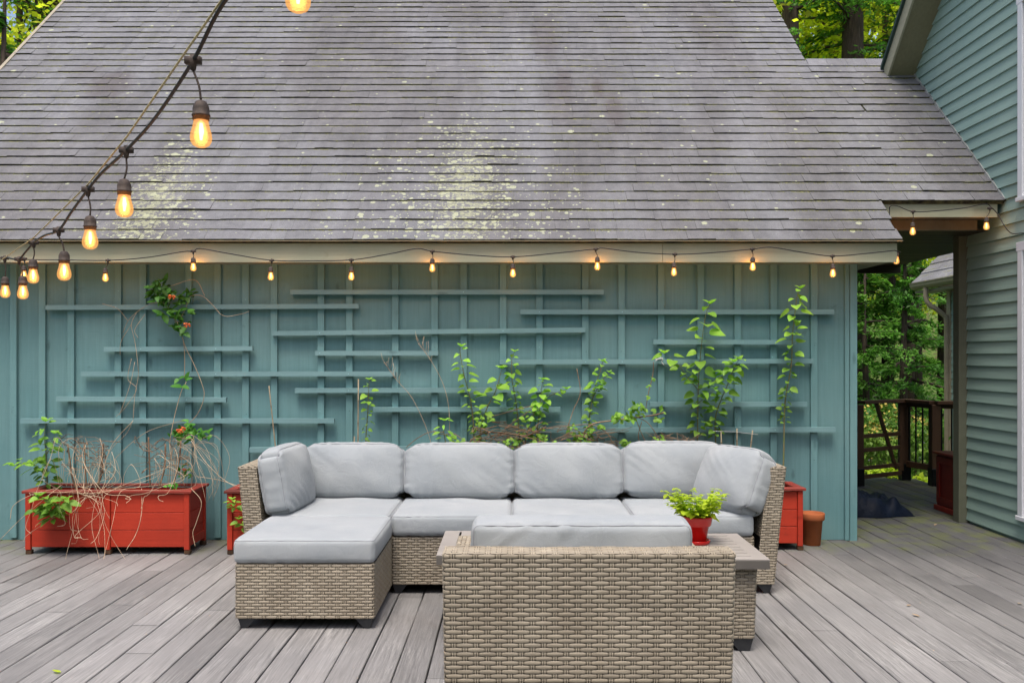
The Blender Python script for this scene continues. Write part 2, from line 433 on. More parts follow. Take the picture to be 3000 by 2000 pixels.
# ------------------------------------------------------------------ setting: ground, path, deck
b = MB(); b.add([(-90, -30, -.4), (90, -30, -.4), (90, 140, -.4), (-90, 140, -.4)], [(0, 1, 2, 3)])
struct(b.build('ground', M['ground']))
b = MB(); b.add([(6.0, 16.6, -.395), (30, 15.0, -.395), (30, 19.5, -.395), (6.0, 20.2, -.395)], [(0, 1, 2, 3)])
struct(b.build('gravel_path', M['gravel']))
b = MB(); b.add([(4.85, 10.9, -.39), (6.75, 10.9, -.39), (6.75, 14.2, -.39), (4.85, 14.2, -.39)], [(0, 1, 2, 3)])
struct(b.build('mulch_bed', M['mulch']))

def deck_end(x):
    if x < 2.75: return 7.49
    if x < 4.55: return 12.1-(x-2.75)*.35
    if x < 4.9: return 11.2
    return 10.75
b = MB(); pitch = .156; k0 = (845-1500)/640
i0 = int((-7.4-k0)/pitch)
for i in range(i0, int((6.4-k0)/pitch)):
    x0 = k0+i*pitch; g = random.choice((.005, .007, .007, .010)); ye = deck_end(x0+pitch/2)
    y = -1.0-random.random()*3
    while y < ye-.02:
        y2 = min(ye, y+random.choice((2.44, 3.05, 3.66, 4.88)))
        if ye-y2 < .3: y2 = ye
        if y2 > 1.6:
            t = random.gauss(1, .11); dz = random.uniform(-.0015, .0015); n = max(2, int((y2-y)/.35))
            ph = random.random()*6
            xa = x0+g/2; xb = x0+pitch-g/2; gp = .002
            ys = np.linspace(y+gp, y2-gp, n+1); vs = []; r = .004
            wob = .0016*np.sin(ys*2.1+ph)+.001*np.sin(ys*5.3+ph*2)
            for yy, wb in zip(ys, wob):
                vs += [(xa+wb, yy, -.035), (xa+wb, yy, dz-r), (xa+r+wb, yy, dz), (xb-r+wb, yy, dz), (xb+wb, yy, dz-r), (xb+wb, yy, -.035)]
            fs = []
            for q in range(n):
                for e in range(5): fs.append((q*6+e, q*6+e+1, (q+1)*6+e+1, (q+1)*6+e)[::-1])
            fs += [(0, 1, 2, 3, 4, 5), tuple(n*6+e for e in (5, 4, 3, 2, 1, 0))]
            b.add(vs, fs, t)
        y = y2
b.box((-7.6, -1, -.2), (6.4, 7.4, -.06), .03)
b.box((2.9, 7.4, -.2), (4.8, 10.6, -.06), .03)
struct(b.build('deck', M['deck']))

# unseen hillside ring added to block low sky light and tint it green
hg = np.random.default_rng(8); b = MB(); ns, nr_ = 72, 10; vs = []
for i in range(ns):
    a = 2*math.pi*i/ns; front = max(0, math.cos(a))           # a = 0 points along +Y
    for j in range(nr_):
        t = j/(nr_-1); r0_ = 20+front**1.5*45; rad = r0_+t*(16+front*12); h = -.6+(t**.7)*(13-front*4)+hg.uniform(-.5, .5)*t*1.6
        vs.append((math.sin(a)*rad+hg.uniform(-.5, .5), 4+math.cos(a)*rad, h))
b.add(vs, [(i*nr_+j, ((i+1) % ns)*nr_+j, ((i+1) % ns)*nr_+j+1, i*nr_+j+1) for i in range(ns) for j in range(nr_-1)])
struct(b.build('sky_blocker_hills', M['ground'], smooth=True))

# ------------------------------------------------------------------ garage building with the big roof
XL, XR = -5.24, 3.05
WY = 7.5; WZT = 2.24
G = E('garage_building', (0, WY, 0), 'low teal board and batten building under a huge grey mossy shingle roof', 'building')
b = MB()
x = -5.0
BAT = [-4.85, -4.55]+[(p-1500)/360 for p in (44, 128, 212, 349.5, 422, 555, 640, 722, 805, 942, 1025, 1159, 1274, 1359, 1474, 1580, 1714, 1820, 1935.5, 2051, 2159, 2264, 2382)]
edges = [-5.05]+BAT+[2.79]
for i in range(len(edges)-1):
    b.box((edges[i], WY, .0), (edges[i+1]-.0015, WY+.03, WZT+.02), random.gauss(1, .03))
for xc in BAT:
    b.box((xc-.027, WY-.030, .02), (xc+.027, WY-.001, WZT), random.gauss(1.05, .03), bev=.002)
    for q in range(5):
        if random.random() < .6:
            zq = .15+q*.46+random.uniform(-.05, .05); xq = xc+random.uniform(-.012, .012); b.tube([(xq, WY-.0302, zq), (xq, WY-.0315, zq)], .0032, 6, random.choice((.35, .5, 1.9)))
b.box((2.79-.09, WY+.032, 0), (2.79, 15.4, WZT+.05)); b.box((-5.05, WY+.04, 0), (-4.95, 15.4, WZT+.05)); b.box((-5.05, 15.4, 0), (2.79, 15.5, WZT+.05))
b.build('wall', M['teal'], G)
b = MB(); b.box((2.70, WY-.030, .0), (2.735, WY-.001, WZT), 1.0, bev=.002); b.box((2.738, WY-.040, -.03), (2.795, WY-.002, WZT), 1.06, bev=.002)
b.build('corner_board', M['teal'], G)
b = MB()
b.box((XL+.03, 7.226, CAMH+.727), (1.18-.001, 7.246, CAMH+.877), 1.0, bev=.002)
b.box((1.18+.001, 7.226, CAMH+.727), (3.02, 7.246, CAMH+.877), .98, bev=.002)
b.build('fascia', M['sage'], G)
b = MB(); b.box((XL+.05, 7.248, 2.236), (3.0, WY-.001, 2.252), .7)
b.box((2.80, WY+.01, 2.236), (3.0, 15.4, 2.252), .6)
b.build('soffit', M['sage'], G)

JG = random.Random(4); JAG = {c: XR+.3+JG.uniform(-.25, .25) for c in range(5, 23)}
def shingles(xa, xb, ca, cb, rnd, main=False):
    xa0, xb0 = xa, xb
    b = MB()
    for c in range(int(ca), int(cb)):
        if main: xb = JAG.get(c, xb0)
        else: xa = JAG.get(c, xa0)
        xx = xa-(rnd.random()*.3 if main else .0)+0*rnd.random()*.3
        sag = rnd.uniform(-.002, .002)
        while xx < xb:
            wd = rnd.choice((.17, .22, .27, .305, .33, .36)); x0 = max(xx, xa); x1 = min(xx+wd, xb)
            if x1-x0 > .02:
                t0 = rnd.uniform(.011, .017); lift = rnd.uniform(0, .003) if rnd.random() < .3 else 0
                cc = c+rnd.uniform(-.035, .03); ct = c+1.12; tone = rnd.gauss(1, .028)
                g = .0006
                nseg = 3; vs = []; 
                xs = np.linspace(x0+g, x1-g, nseg+1)
                for xi in xs:
                    cj = cc+rnd.uniform(-.022, .022)
                    vs += [roofP(xi, cj, -.002), roofP(xi, cj, t0+lift+sag), roofP(xi, ct, .0025)]
                fs = []; mi = []
                f1 = []; f2 = []
                for q in range(nseg):
                    a = q*3
                    f1.append((a+1, a+4, a+5, a+2)); f2.append((a, a+3, a+4, a+1))
                b.add(vs, f1, tone, 0)
                b.add(vs, f2+[(0, 1, 2), (nseg*3, nseg*3+2, nseg*3+1)], tone, 1)
            xx += wd
    return b
CR = 44
rr = random.Random(3)
b = shingles(XL, XR, 0, CR, rr, True)
# deck board under the shingles and the back slope
t = -.003
b.hexa([roofP(XL+.01, .03, t-.02), roofP(XR-.01, .03, t-.02), roofP(XR-.01, CR, t-.02), roofP(XL+.01, CR, t-.02),
        roofP(XL+.01, .03, t), roofP(XR-.01, .03, t), roofP(XR-.01, CR, t), roofP(XL+.01, CR, t)], 1, 1)
yr, zr = roofP(0, CR)[1:]
for c in range(CR):
    y0 = yr+(c)*RB; z0 = zr-c*RA
    b.add([(XL, y0, z0+.002), (XR, y0, z0+.002), (XR, y0+RB, z0-RA+.012), (XL, y0+RB, z0-RA+.012), (XL, y0+RB, z0-RA), (XR, y0+RB, z0-RA)], [(3, 2, 1, 0), (4, 5, 2, 3)], 1, 0)
rf = b.build('roof', [M['roof'], M['butt']], G)
b = MB(); b.add([(XL+.02, 7.25, RZ0-.02), (XL+.02, 2*yr-7.25, RZ0-.02), (XL+.02, yr, zr-.03)], [(0, 1, 2)])
b.build('gable', M['teal'], G); b = MB()
b.add([(XR-.06, 7.25, RZ0-.03), (XR-.06, 2*yr-7.25, RZ0-.03), (XR-.06, yr, zr-.04)], [(0, 1, 2)])
b.build('gable', M['teal'], G)
b = MB(); b.hexa([(XL-.015, 7.19, RZ0+.0), (XL+.02, 7.19, RZ0+.0), (XL+.02, yr, zr+.0), (XL-.015, yr, zr+.0), (XL-.015, 7.19, RZ0+.02), (XL+.02, 7.19, RZ0+.02), (XL+.02, yr, zr+.02), (XL-.015, yr, zr+.02)])
b.beam((-5.245, 7.19, RZ0-.004), (3.045, 7.19, RZ0-.004), .03, .004)
b.build('drip_edge', M['gutter'], G)

# trellis slats screwed across the battens
TR = E('wall_trellis', (0, WY-.03, 0), 'staggered teal horizontal trellis slats screwed across the battens of the wall', 'trellis')
sl = [(671, 1385, 672, 672), (114, 827, 707, 704), (1195, 1909, 717, 717), (630, 1343, 766, 758), (1498, 1823, 785, 786), (247, 585, 802, 800),
      (728, 1008, 811, 811), (1148, 1862, 831, 829), (195, 910, 858, 858), (682, 1393, 896, 894), (138, 525, 915, 917), (1490, 1848, 927, 927),
      (860, 1286, 939, 939), (56, 771, 965, 965), (1198, 1913, 986, 985), (578, 1292, 1031, 1026)]
for x0, x1, ya, yb in sl:
    q = 1.2755; X0 = (x0*q-1500)/360; X1 = (x1*q-1500)/360; Za = CAMH+(1040-ya*q)/360; Zb = CAMH+(1040-yb*q)/360
    b = MB(); hh = .019; yf, yb_ = WY-.068, WY-.0315
    b.hexa([(X0, yf, Za-hh), (X1, yf, Zb-hh), (X1, yb_, Zb-hh), (X0, yb_, Za-hh), (X0, yf, Za+hh), (X1, yf, Zb+hh), (X1, yb_, Zb+hh), (X0, yb_, Za+hh)], random.gauss(1.05, .03))
    for xc in BAT:
        if X0+.03 < xc < X1-.03 and random.random() < .35:
            zc = Za+(Zb-Za)*(xc-X0)/(X1-X0); b.tube([(xc, yf-.0015, zc), (xc, yf+.002, zc)], .0035, 6, 2.2)
    b.build('slat', M['teal_h'], TR)

# ------------------------------------------------------------------ covered breezeway
HX = 4.085
BW = E('covered_breezeway', (3.5, 7.7, 0), 'covered passage with shingle roof and dark board ceiling joining the two buildings', 'breezeway')
b = shingles(XR+.002, HX-.004, 4, 23, random.Random(9))
b.hexa([roofP(XR+.002, 4.03, -.03), roofP(HX-.01, 4.03, -.03), roofP(HX-.01, 23, -.03), roofP(XR+.002, 23, -.03),
        roofP(XR+.002, 4.03, -.004), roofP(HX-.01, 4.03, -.004), roofP(HX-.01, 23, -.004), roofP(XR+.002, 23, -.004)], 1, 1)
_, yb, zb = roofP(0, 23)
b.hexa([(XR, yb, zb-.03), (HX, yb, zb-.03), (HX, yb+2.1, zb-1.93), (XR, yb+2.1, zb-1.93), (XR, yb, zb), (HX, yb, zb), (HX, yb+2.1, zb-1.9), (XR, yb+2.1, zb-1.9)], 1, 0)
b.build('roof', [M['roof'], M['butt']], BW)
b = MB(); 
xx = XR+.01
while xx < HX-.3:     # ridge caps
    b.hexa([(xx, yb-.11, zb-.095), (xx+.2, yb-.11, zb-.095), (xx+.2, yb, zb+.01), (xx, yb, zb+.01), (xx, yb-.115, zb-.085), (xx+.2, yb-.115, zb-.085), (xx+.2, yb, zb+.022), (xx, yb, zb+.022)], random.gauss(1.05, .05))
    xx += .202
b.build('ridge_cap', M['roof'], BW)
yf = 7.65
b = MB(); b.box((3.0, yf, CAMH+1.143), (4.03, yf+.02, CAMH+1.262), bev=.002); b.build('fascia', M['sage'], BW)
b = MB(); b.box((3.0, yf+.022, CAMH+1.15), (4.03, yf+.2, CAMH+1.165)); b.build('soffit', M['brown_soffit'], BW)
b = MB(); b.box((2.9, yf+.19, CAMH+1.062), (3.96, yf+.25, CAMH+1.148), bev=.003); b.build('beam', M['brown_soffit'], BW)
b = MB(); y = yf+.252
while y < 10.9:
    b.box((2.80, y, 2.565), (4.6, y+.115, 2.58), random.gauss(1, .25)); y += .122
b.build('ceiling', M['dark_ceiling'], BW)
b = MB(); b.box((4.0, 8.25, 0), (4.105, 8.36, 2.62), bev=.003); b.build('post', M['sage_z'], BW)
b = MB(); b.box((3.0, 10.9, 2.47), (4.6, 10.98, 2.563), bev=.003); b.build('beam', M['dark_ceiling'], BW)

# ------------------------------------------------------------------ clapboard house on the right
HS = E('clapboard_house', (HX, 7.0, 0), 'sage green clapboard house with steep gable rake on the right side', 'house')
ce = .106
rkY0, rkZ0 = 9.35, 4.30              # point on the rake where the wall meets the soffit
rk = math.tan(R(43))
def rake_z(y): return rkZ0+(rkY0-y)*rk
b = MB(); z = .03; k = 0
while z < 6.6:
    zt = z+ce+.012; ybk = 8.30 if z < 2.55 else 9.5
    yend = ybk
    if z > 4.2: yend = min(ybk, rkY0-(z-rkZ0)/rk)
    y = yend; yn = 3.0
    while y > yn:
        ln = random.uniform(1.6, 3.6); y2 = max(yn, y-ln); tn = random.gauss(1, .03)
        ya_, yb_ = y-.0008, y2+.0008
        b.hexa([(HX-.019, yb_, z), (HX-.019, ya_, z), (HX+.01, ya_, z), (HX+.01, yb_, z), (HX-.0015, yb_, zt), (HX-.0015, ya_, zt), (HX+.01, ya_, zt), (HX+.01, yb_, zt)], tn)
        y = y2
    z += ce; k += 1
b.box((HX+.011, 3.0, -.3), (HX+.1, 8.25, 2.6)); b.box((HX+.011, 3.0, 2.6), (HX+.1, 9.3, 4.2)); b.box((HX+.1, 8.2, -.3), (9.0, 8.3, 2.6))
b.build('wall', M['clap'], HS)
# rake: soffit, board, roof edge
ov = .27
def rkp(x, y, dz): return (x, y, rake_z(y)+dz)
b = MB(); ya, yb_ = 9.40, 6.4
b.hexa([rkp(HX-ov, ya, 0), rkp(HX, ya, 0), rkp(HX, yb_, 0), rkp(HX-ov, yb_, 0), rkp(HX-ov, ya, .012), rkp(HX, ya, .012), rkp(HX, yb_, .012), rkp(HX-ov, yb_, .012)])
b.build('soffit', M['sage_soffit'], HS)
b = MB(); dz = -.02
b.hexa([rkp(HX-ov-.022, ya, dz), rkp(HX-ov-.002, ya, dz), rkp(HX-ov-.002, yb_, dz), rkp(HX-ov-.022, yb_, dz), rkp(HX-ov-.022, ya, .17), rkp(HX-ov-.002, ya, .17), rkp(HX-ov-.002, yb_, .17), rkp(HX-ov-.022, yb_, .17)], 1.1)
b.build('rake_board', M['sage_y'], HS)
b = MB(); b.hexa([rkp(HX-ov-.05, ya+.02, .172), rkp(HX+5, ya+.02, .172), rkp(HX+5, yb_, .172), rkp(HX-ov-.05, yb_, .172), rkp(HX-ov-.05, ya+.02, .215), rkp(HX+5, ya+.02, .215), rkp(HX+5, yb_, .215), rkp(HX-ov-.05, yb_, .215)])
b.build('roof', M['greenroof'], HS)
b = MB(); 
for i in range(4, 23):
    p = roofP(HX-.016, i, .012); q = roofP(HX-.016, i+1.05, .012)
    b.beam(p, q, .014, .03, tone=random.uniform(.8, 1.2))
b.build('flashing', M['flash'], HS)
def window(y0, y1, z0, z1, name, lab=None):
    fr = MB(); fr.box((HX-.045, y1-.07, z0), (HX-.012, y1, z1), bev=.003); fr.box((HX-.045, y0, z0), (HX-.012, y0+.07, z1), bev=.003)
    fr.box((HX-.047, y0-.015, z1-.002), (HX-.012, y1+.015, z1+.07), bev=.003); fr.box((HX-.052, y0-.02, z0-.035), (HX-.012, y1+.02, z0-.001), bev=.003)
    f = fr.build(name, M['white'], HS, loc=(HX, y0, z0))
    p = MB(); p.box((HX-.025, y0+.07, z0), (HX-.014, y1-.07, z1-.003)); p.build('pane', M['glass'], f, loc=(HX, y0, z0))
    f.children[0].location = (0, 0, 0)
window(6.35, 7.37, 2.76, 4.3, 'window'); window(6.35, 7.37, .22, 2.33, 'door')

# ------------------------------------------------------------------ far house, seen through the passage
FH = E('far_house', (6.85, 14.3, -.4), 'distant house corner with tan gutter, curved downspout and grey shingles beyond the railing', 'house')
b = MB(); z = -.4
while z < 2.45:
    b.hexa([(6.81, 10.9, z), (6.81, 14.4, z), (6.85, 14.4, z), (6.85, 10.9, z), (6.825, 10.9, z+.12), (6.825, 14.4, z+.12), (6.85, 14.4, z+.12), (6.85, 10.9, z+.12)], random.gauss(1.2, .03)); z += .11
b.box((6.85, 10.9, -.4), (12, 14.4, 2.5)); b.build('wall', M['clap'], FH)
b = MB(); b.box((6.795, 14.30, -.4), (6.84, 14.42, 2.5), 1.3, bev=.004); b.build('corner_board', M['gutter'], FH)
b = MB()
for i in range(14):
    x0 = 6.50+i*.15; z0 = 2.66+i*.155
    yy = 10.5
    while yy < 15.0:
        y2 = min(15.0, yy+random.uniform(.2, .4))
        b.hexa([(x0, yy+.003, z0-.02), (x0, y2, z0-.02), (x0+.16, y2, z0+.145), (x0+.16, yy+.003, z0+.145), (x0, yy+.003, z0+.014), (x0, y2, z0+.014), (x0+.16, y2, z0+.16), (x0+.16, yy+.003, z0+.16)], random.gauss(1.25, .08)); yy = y2
b.build('roof', M['roof'], FH)
b = MB(); prof = [(.0, .0), (-.02, .0), (-.055, .02), (-.075, .05), (-.08, .09), (-.09, .1), (-.09, .11), (0, .11)]
vs = [(6.55+px, yy, 2.55+pz) for yy in (10.5, 15.0) for px, pz in prof]; n = len(prof)
b.add(vs, [(i, (i+1) % n, n+(i+1) % n, n+i) for i in range(n)]+[tuple(range(n))[::-1], tuple(range(n, 2*n))])
b.box((6.56, 10.6, 2.5), (6.84, 15.0, 2.54), .9)
b.build('gutter', M['gutter'], FH)
b = MB(); pts = [(6.51, 14.5, 2.56), (6.51, 14.5, 2.42), (6.525, 14.49, 2.34), (6.57, 14.46, 2.27), (6.64, 14.42, 2.22), (6.76, 14.36, 2.10), (6.77, 14.35, 2.0), (6.77, 14.35, -.3)]
b.tube(pts, .04, 8)
for i in range(9):
    a = i/9; p = Vector(pts[1]).lerp(Vector(pts[4]), a); 
b.build('downspout', M['gutter'], FH)

# ------------------------------------------------------------------ railings and gate beyond the passage
def rail_post(P, root, hgt=.93, w_=.1):
    b = MB(); x, y = P; b.box((x-w_/2, y-w_/2, .16), (x+w_/2, y+w_/2, hgt), bev=.004); o = b.build('post', M['brown_wood'], root)
    b = MB(); b.box((x-w_/2-.006, y-w_/2-.006, 0), (x+w_/2+.006, y+w_/2+.006, .2), bev=.004); b.build('post_sleeve', M['black_metal'], root)
A, Bp, Cp, Dp = (3.98, 10.6), (4.73, 11.1), (4.86, 10.6), (5.95, 10.6)
RL = E('deck_railing', (4.8, 10.8, 0), 'brown wooden deck railing with black metal balusters beyond the passage', 'railing')
for P in (Bp, Cp, Dp): rail_post(P, RL)
for P, Q, n in ((Bp, Cp, 4), (Cp, Dp, 9)):
    b = MB(); b.beam((*P, .955), (*Q, .955), .14, .035); b.beam((*P, .915), (*Q, .915), .04, .06); b.build('top_rail', M['brown_wood'], RL)
    b = MB(); b.beam((*P, .20), (*Q, .20), .04, .07, tone=1.6); b.build('bottom_rail', M['brown_wood'], RL)
    for i in range(n):
        t = (i+.7)/(n+.4); x = P[0]+(Q[0]-P[0])*t; y = P[1]+(Q[1]-P[1])*t
        b = MB(); b.tube([(x, y, .23), (x, y, .90)], .01, 6); b.build('baluster', M['black_metal'], RL)
GT = E('wooden_gate', (*A, 0), 'brown wooden gate with diagonal brace beside the railing', 'gate')
rail_post(A, GT)
g0, g1 = (4.03, 10.66), (4.66, 11.05)
for z, nm in ((.955, 'top_rail'), (.56, 'rail'), (.40, 'rail'), (.19, 'rail'), (.09, 'rail')):
    b = MB(); b.beam((*g0, z), (*g1, z), .035 if z < .9 else .13, .045 if z < .9 else .035); b.build(nm, M['brown_wood'], GT)
b = MB(); b.beam((g0[0]+.24, g0[1]+.14, .93), (g1[0]-.08, g1[1]-.05, .15), .03, .06, up=(0, 1, 0)); b.build('brace', M['brown_wood'], GT)
b = MB(); b.beam((g1[0], g1[1], .12), (g1[0], g1[1], .93), .05, .05, up=(0, 1, 0)); b.build('stile', M['brown_wood'], GT)

# red cabinet in the passage
CB = E('storage_cabinet', (4.14, 8.44, 0), 'dark red wooden cabinet standing behind the passage post', 'cabinet')
b = MB(); b.box((4.15, 8.46, .03), (4.55, 9.0, .54), bev=.004); b.build('body', M['cabinet'], CB)
b = MB(); b.box((4.115, 8.43, .542), (4.58, 9.03, .565), 1.1, bev=.004); b.build('top', M['cabinet'], CB)
b = MB(); b.box((4.125, 8.44, .0), (4.56, 9.02, .045), 1.3, bev=.004); b.build('plinth', M['cabinet'], CB)
b = MB()
for a in (((4.138, 8.47, .07), (4.149, 8.53, .52)), ((4.138, 8.93, .07), (4.149, 8.99, .52)), ((4.138, 8.532, .07), (4.149, 8.928, .13)), ((4.138, 8.532, .455), (4.149, 8.928, .52))):
    b.box(*a, 1.05, bev=.002)
b.build('door', M['cabinet'], CB)

# crumpled tarp
def fn(x, y, s):
    return (math.sin(x*9+s)*math.cos(y*11+s*2)+.6*math.sin(x*21+y*13+s)+.4*math.sin(x*37-y*31+s*3))
b = MB(); n = 70; vs = []
for i in range(n):
    for j in range(n):
        u = i/(n-1); v = j/(n-1); x = 2.84+u*.88; y = 8.52+v*.66
        ex = min(1, min(u, 1-u)*7)**.6*min(1, min(v, 1-v)*6)**.6
        fold = abs(math.sin(x*7+y*3+.6*math.sin(y*9)))**.6*.5+abs(math.sin(x*4.5-y*8+1.2*math.sin(x*6)))**.5*.5
        h = ex*(.30*(1-.62*u)*(.55+.45*fold)-.04*math.exp(-((u-.74)**2)/.0025)+.022*abs(math.sin(x*19+y*11+math.sin(y*15)))+.010*math.sin(x*41-y*27))
        xx = x+.03*math.sin(v*9+1)*(u > .5)*(u-.5)*2; yy = y+.04*math.sin(u*8)
        vs.append((xx, yy, .004+max(0, h)))
b.add(vs, [(i*n+j, (i+1)*n+j, (i+1)*n+j+1, i*n+j+1) for i in range(n-1) for j in range(n-1)])
tag(b.build('tarp', M['tarp'], smooth=True, loc=(3.3, 8.8, 0)), 'crumpled dark navy tarp lying on the deck in the passage', 'tarp')

# ------------------------------------------------------------------ woven resin wicker
def weave(mb, back, Sf, Lu, Hv, colp=.040, rowp=.0162, flip=False, phase=0, tone0=1.0, A=.0040):
    nr = max(1, round(Hv/rowp)); nc = max(1, round(Lu/colp)); rp = Hv/nr; cp = Lu/nc
    sg = -1 if flip else 1
    n = nc*12+1; us = np.linspace(0, Lu, n)
    def nrm(u, v):
        e = 1e-3
        a = Sf(np.clip(u+e, 0, Lu), v)-Sf(np.clip(u-e, 0, Lu), v); c = Sf(u, np.clip(v+e, 0, Hv))-Sf(u, np.clip(v-e, 0, Hv))
        m = np.cross(a, c); return sg*m/np.maximum(np.linalg.norm(m, axis=1, keepdims=True), 1e-9)
    for i in range(nr):
        vc = (i+.5)*rp; fr_ = np.abs(((us/cp+i+phase+1) % 2)-1); nd = np.exp(-(fr_/.235)**4); out = A*.70-A*2.2*nd
        hw = rp*.5*(.95-.30*np.exp(-(fr_/.36)**2))
        vs = []
        for dvv, do in ((-1, -.0026), (-.55, 0), (.55, 0), (1, -.0026)):
            vv = np.clip(vc+dvv*hw, 0, Hv); vv = np.broadcast_to(vv, us.shape)
            vs.append(Sf(us, vv)+nrm(us, vv)*(out+do)[:, None])
        V = np.stack(vs, 1).reshape(-1, 3)
        fs = [(q*4+e, (q+1)*4+e, (q+1)*4+e+1, q*4+e+1) for q in range(n-1) for e in range(3)]
        seg = np.floor((us/cp+i+phase)/2+.0)     # per visible float
        tn = tone0*(random.gauss(1, .05)+.07*np.sin(seg*12.9898+i*78.233+phase))
        mb.add(V, fs, np.repeat(tn, 4))
    m = nr*2+1; vs_ = np.linspace(0, Hv, m)
    for k in range(nc+1):
        ku = k*cp
        out = A*np.cos(np.pi*(k+phase+np.floor(np.minimum(vs_/rp, nr-.01))))
        out = A*1.0*np.cos(np.pi*(k+phase+vs_/rp-.5))
        for s2 in (-1, 1):
            uc = ku+s2*.0041; hw = .0027
            if uc-hw < 0 or uc+hw > Lu: continue
            V = np.stack([Sf(np.full(m, uc+d*hw), vs_)+nrm(np.full(m, uc+d*hw), vs_)*(out+o)[:, None] for d, o in ((-1, -.0012), (0, 0), (1, -.0012))], 1).reshape(-1, 3)
            fs = [(q*3+e, q*3+e+1, (q+1)*3+e+1, (q+1)*3+e) for q in range(m-1) for e in (0, 1)]
            mb.add(V, fs, tone0*random.gauss(1.22, .06))
    nb = max(2, int(Lu/.03)); ub = np.linspace(0, Lu, nb)
    V = np.stack([Sf(ub, np.full(nb, vv))-nrm(ub, np.full(nb, vv))*(A+.0045) for vv in (0., Hv)], 1).reshape(-1, 3)
    back.add(V, [(q*2, (q+1)*2, (q+1)*2+1, q*2+1) for q in range(nb-1)])

def quadS(p00, p10, p11, p01):
    p00, p10, p11, p01 = [np.array(p, float) for p in (p00, p10, p11, p01)]
    Lu = (np.linalg.norm(p10-p00)+np.linalg.norm(p11-p01))/2; Hv = (np.linalg.norm(p01-p00)+np.linalg.norm(p11-p10))/2
    def Sf(u, v):
        a = (u/Lu)[:, None]; c = (v/Hv)[:, None]
        return (1-a)*(1-c)*p00+a*(1-c)*p10+a*c*p11+(1-a)*c*p01
    return Sf, Lu, Hv
def pathS(bot, top, rad=.018):
    """strip wrapped round a polyline with rounded corners; bot/top are matching lists of 3-D points"""
    def rounded(P):
        P = [np.array(p, float) for p in P]; out = [P[0]]
        for i in range(1, len(P)-1):
            a = P[i-1]-P[i]; c = P[i+1]-P[i]; a /= np.linalg.norm(a); c /= np.linalg.norm(c)
            for t in (0, .25, .5, .75, 1):
                q = (1-t)**2*(P[i]+a*rad)+2*t*(1-t)*P[i]+t*t*(P[i]+c*rad); out.append(q)
        out.append(P[-1]); return np.array(out)
    B, T = rounded(bot), rounded(top); mid = (B+T)/2
    s = np.concatenate([[0], np.cumsum(np.linalg.norm(np.diff(mid, axis=0), axis=1))]); Lu = s[-1]
    Hv = float(np.mean(np.linalg.norm(T-B, axis=1)))
    def Sf(u, v):
        bb = np.stack([np.interp(u, s, B[:, k]) for k in range(3)], 1); tt = np.stack([np.interp(u, s, T[:, k]) for k in range(3)], 1)
        return bb+(tt-bb)*(v/Hv)[:, None]
    return Sf, Lu, Hv
def foot(root, x, y, sx, sy, z=.06, w=.095):
    """tapered charcoal foot in a corner; sx, sy say which way the body lies"""
    b = MB(); o = .012
    X0, X1 = x+sx*o, x+sx*(o+w); Y0, Y1 = y+sy*o, y+sy*(o+w); tx, ty = x+sx*(o+.014), y+sy*(o+.014); bx, by = x+sx*(w*.62), y+sy*(w*.62)
    ring = lambda a, b_, c, d, zz: [(a, c, zz), (b_, c, zz), (b_, d, zz), (a, d, zz)]
    b.hexa(ring(tx, bx, ty, by, 0.001)+ring(X0, X1, Y0, Y1, z)); b.build('foot', M['foot'], root)

ZB, ZS = .06, .357          # underside and top of the seat bases
def seat_base(mb, bk, x0, x1, y0, y1, skip_back=False, tone=1.0):
    r = [(x0, y1), (x0, y0), (x1, y0), (x1, y1)]
    Sf, L, H = pathS([(*p, ZB) for p in r], [(*p, ZS) for p in r]); weave(mb, bk, Sf, L, H, tone0=tone)
    Sf, L, H = quadS((x1, y1, ZB), (x0, y1, ZB), (x0, y1, ZS), (x1, y1, ZS)); weave(mb, bk, Sf, L, H, tone0=tone)
    bk.box((x0+.008, y0+.008, ZB+.002), (x1-.008, y1-.008, ZS-.002))
    Sf, L, H = quadS((x0+.002, y0, ZS), (x1-.002, y0, ZS), (x1-.002, y0+.05, ZS+.002), (x0+.002, y0+.05, ZS+.002)); weave(mb, bk, Sf, L, H, tone0=tone)

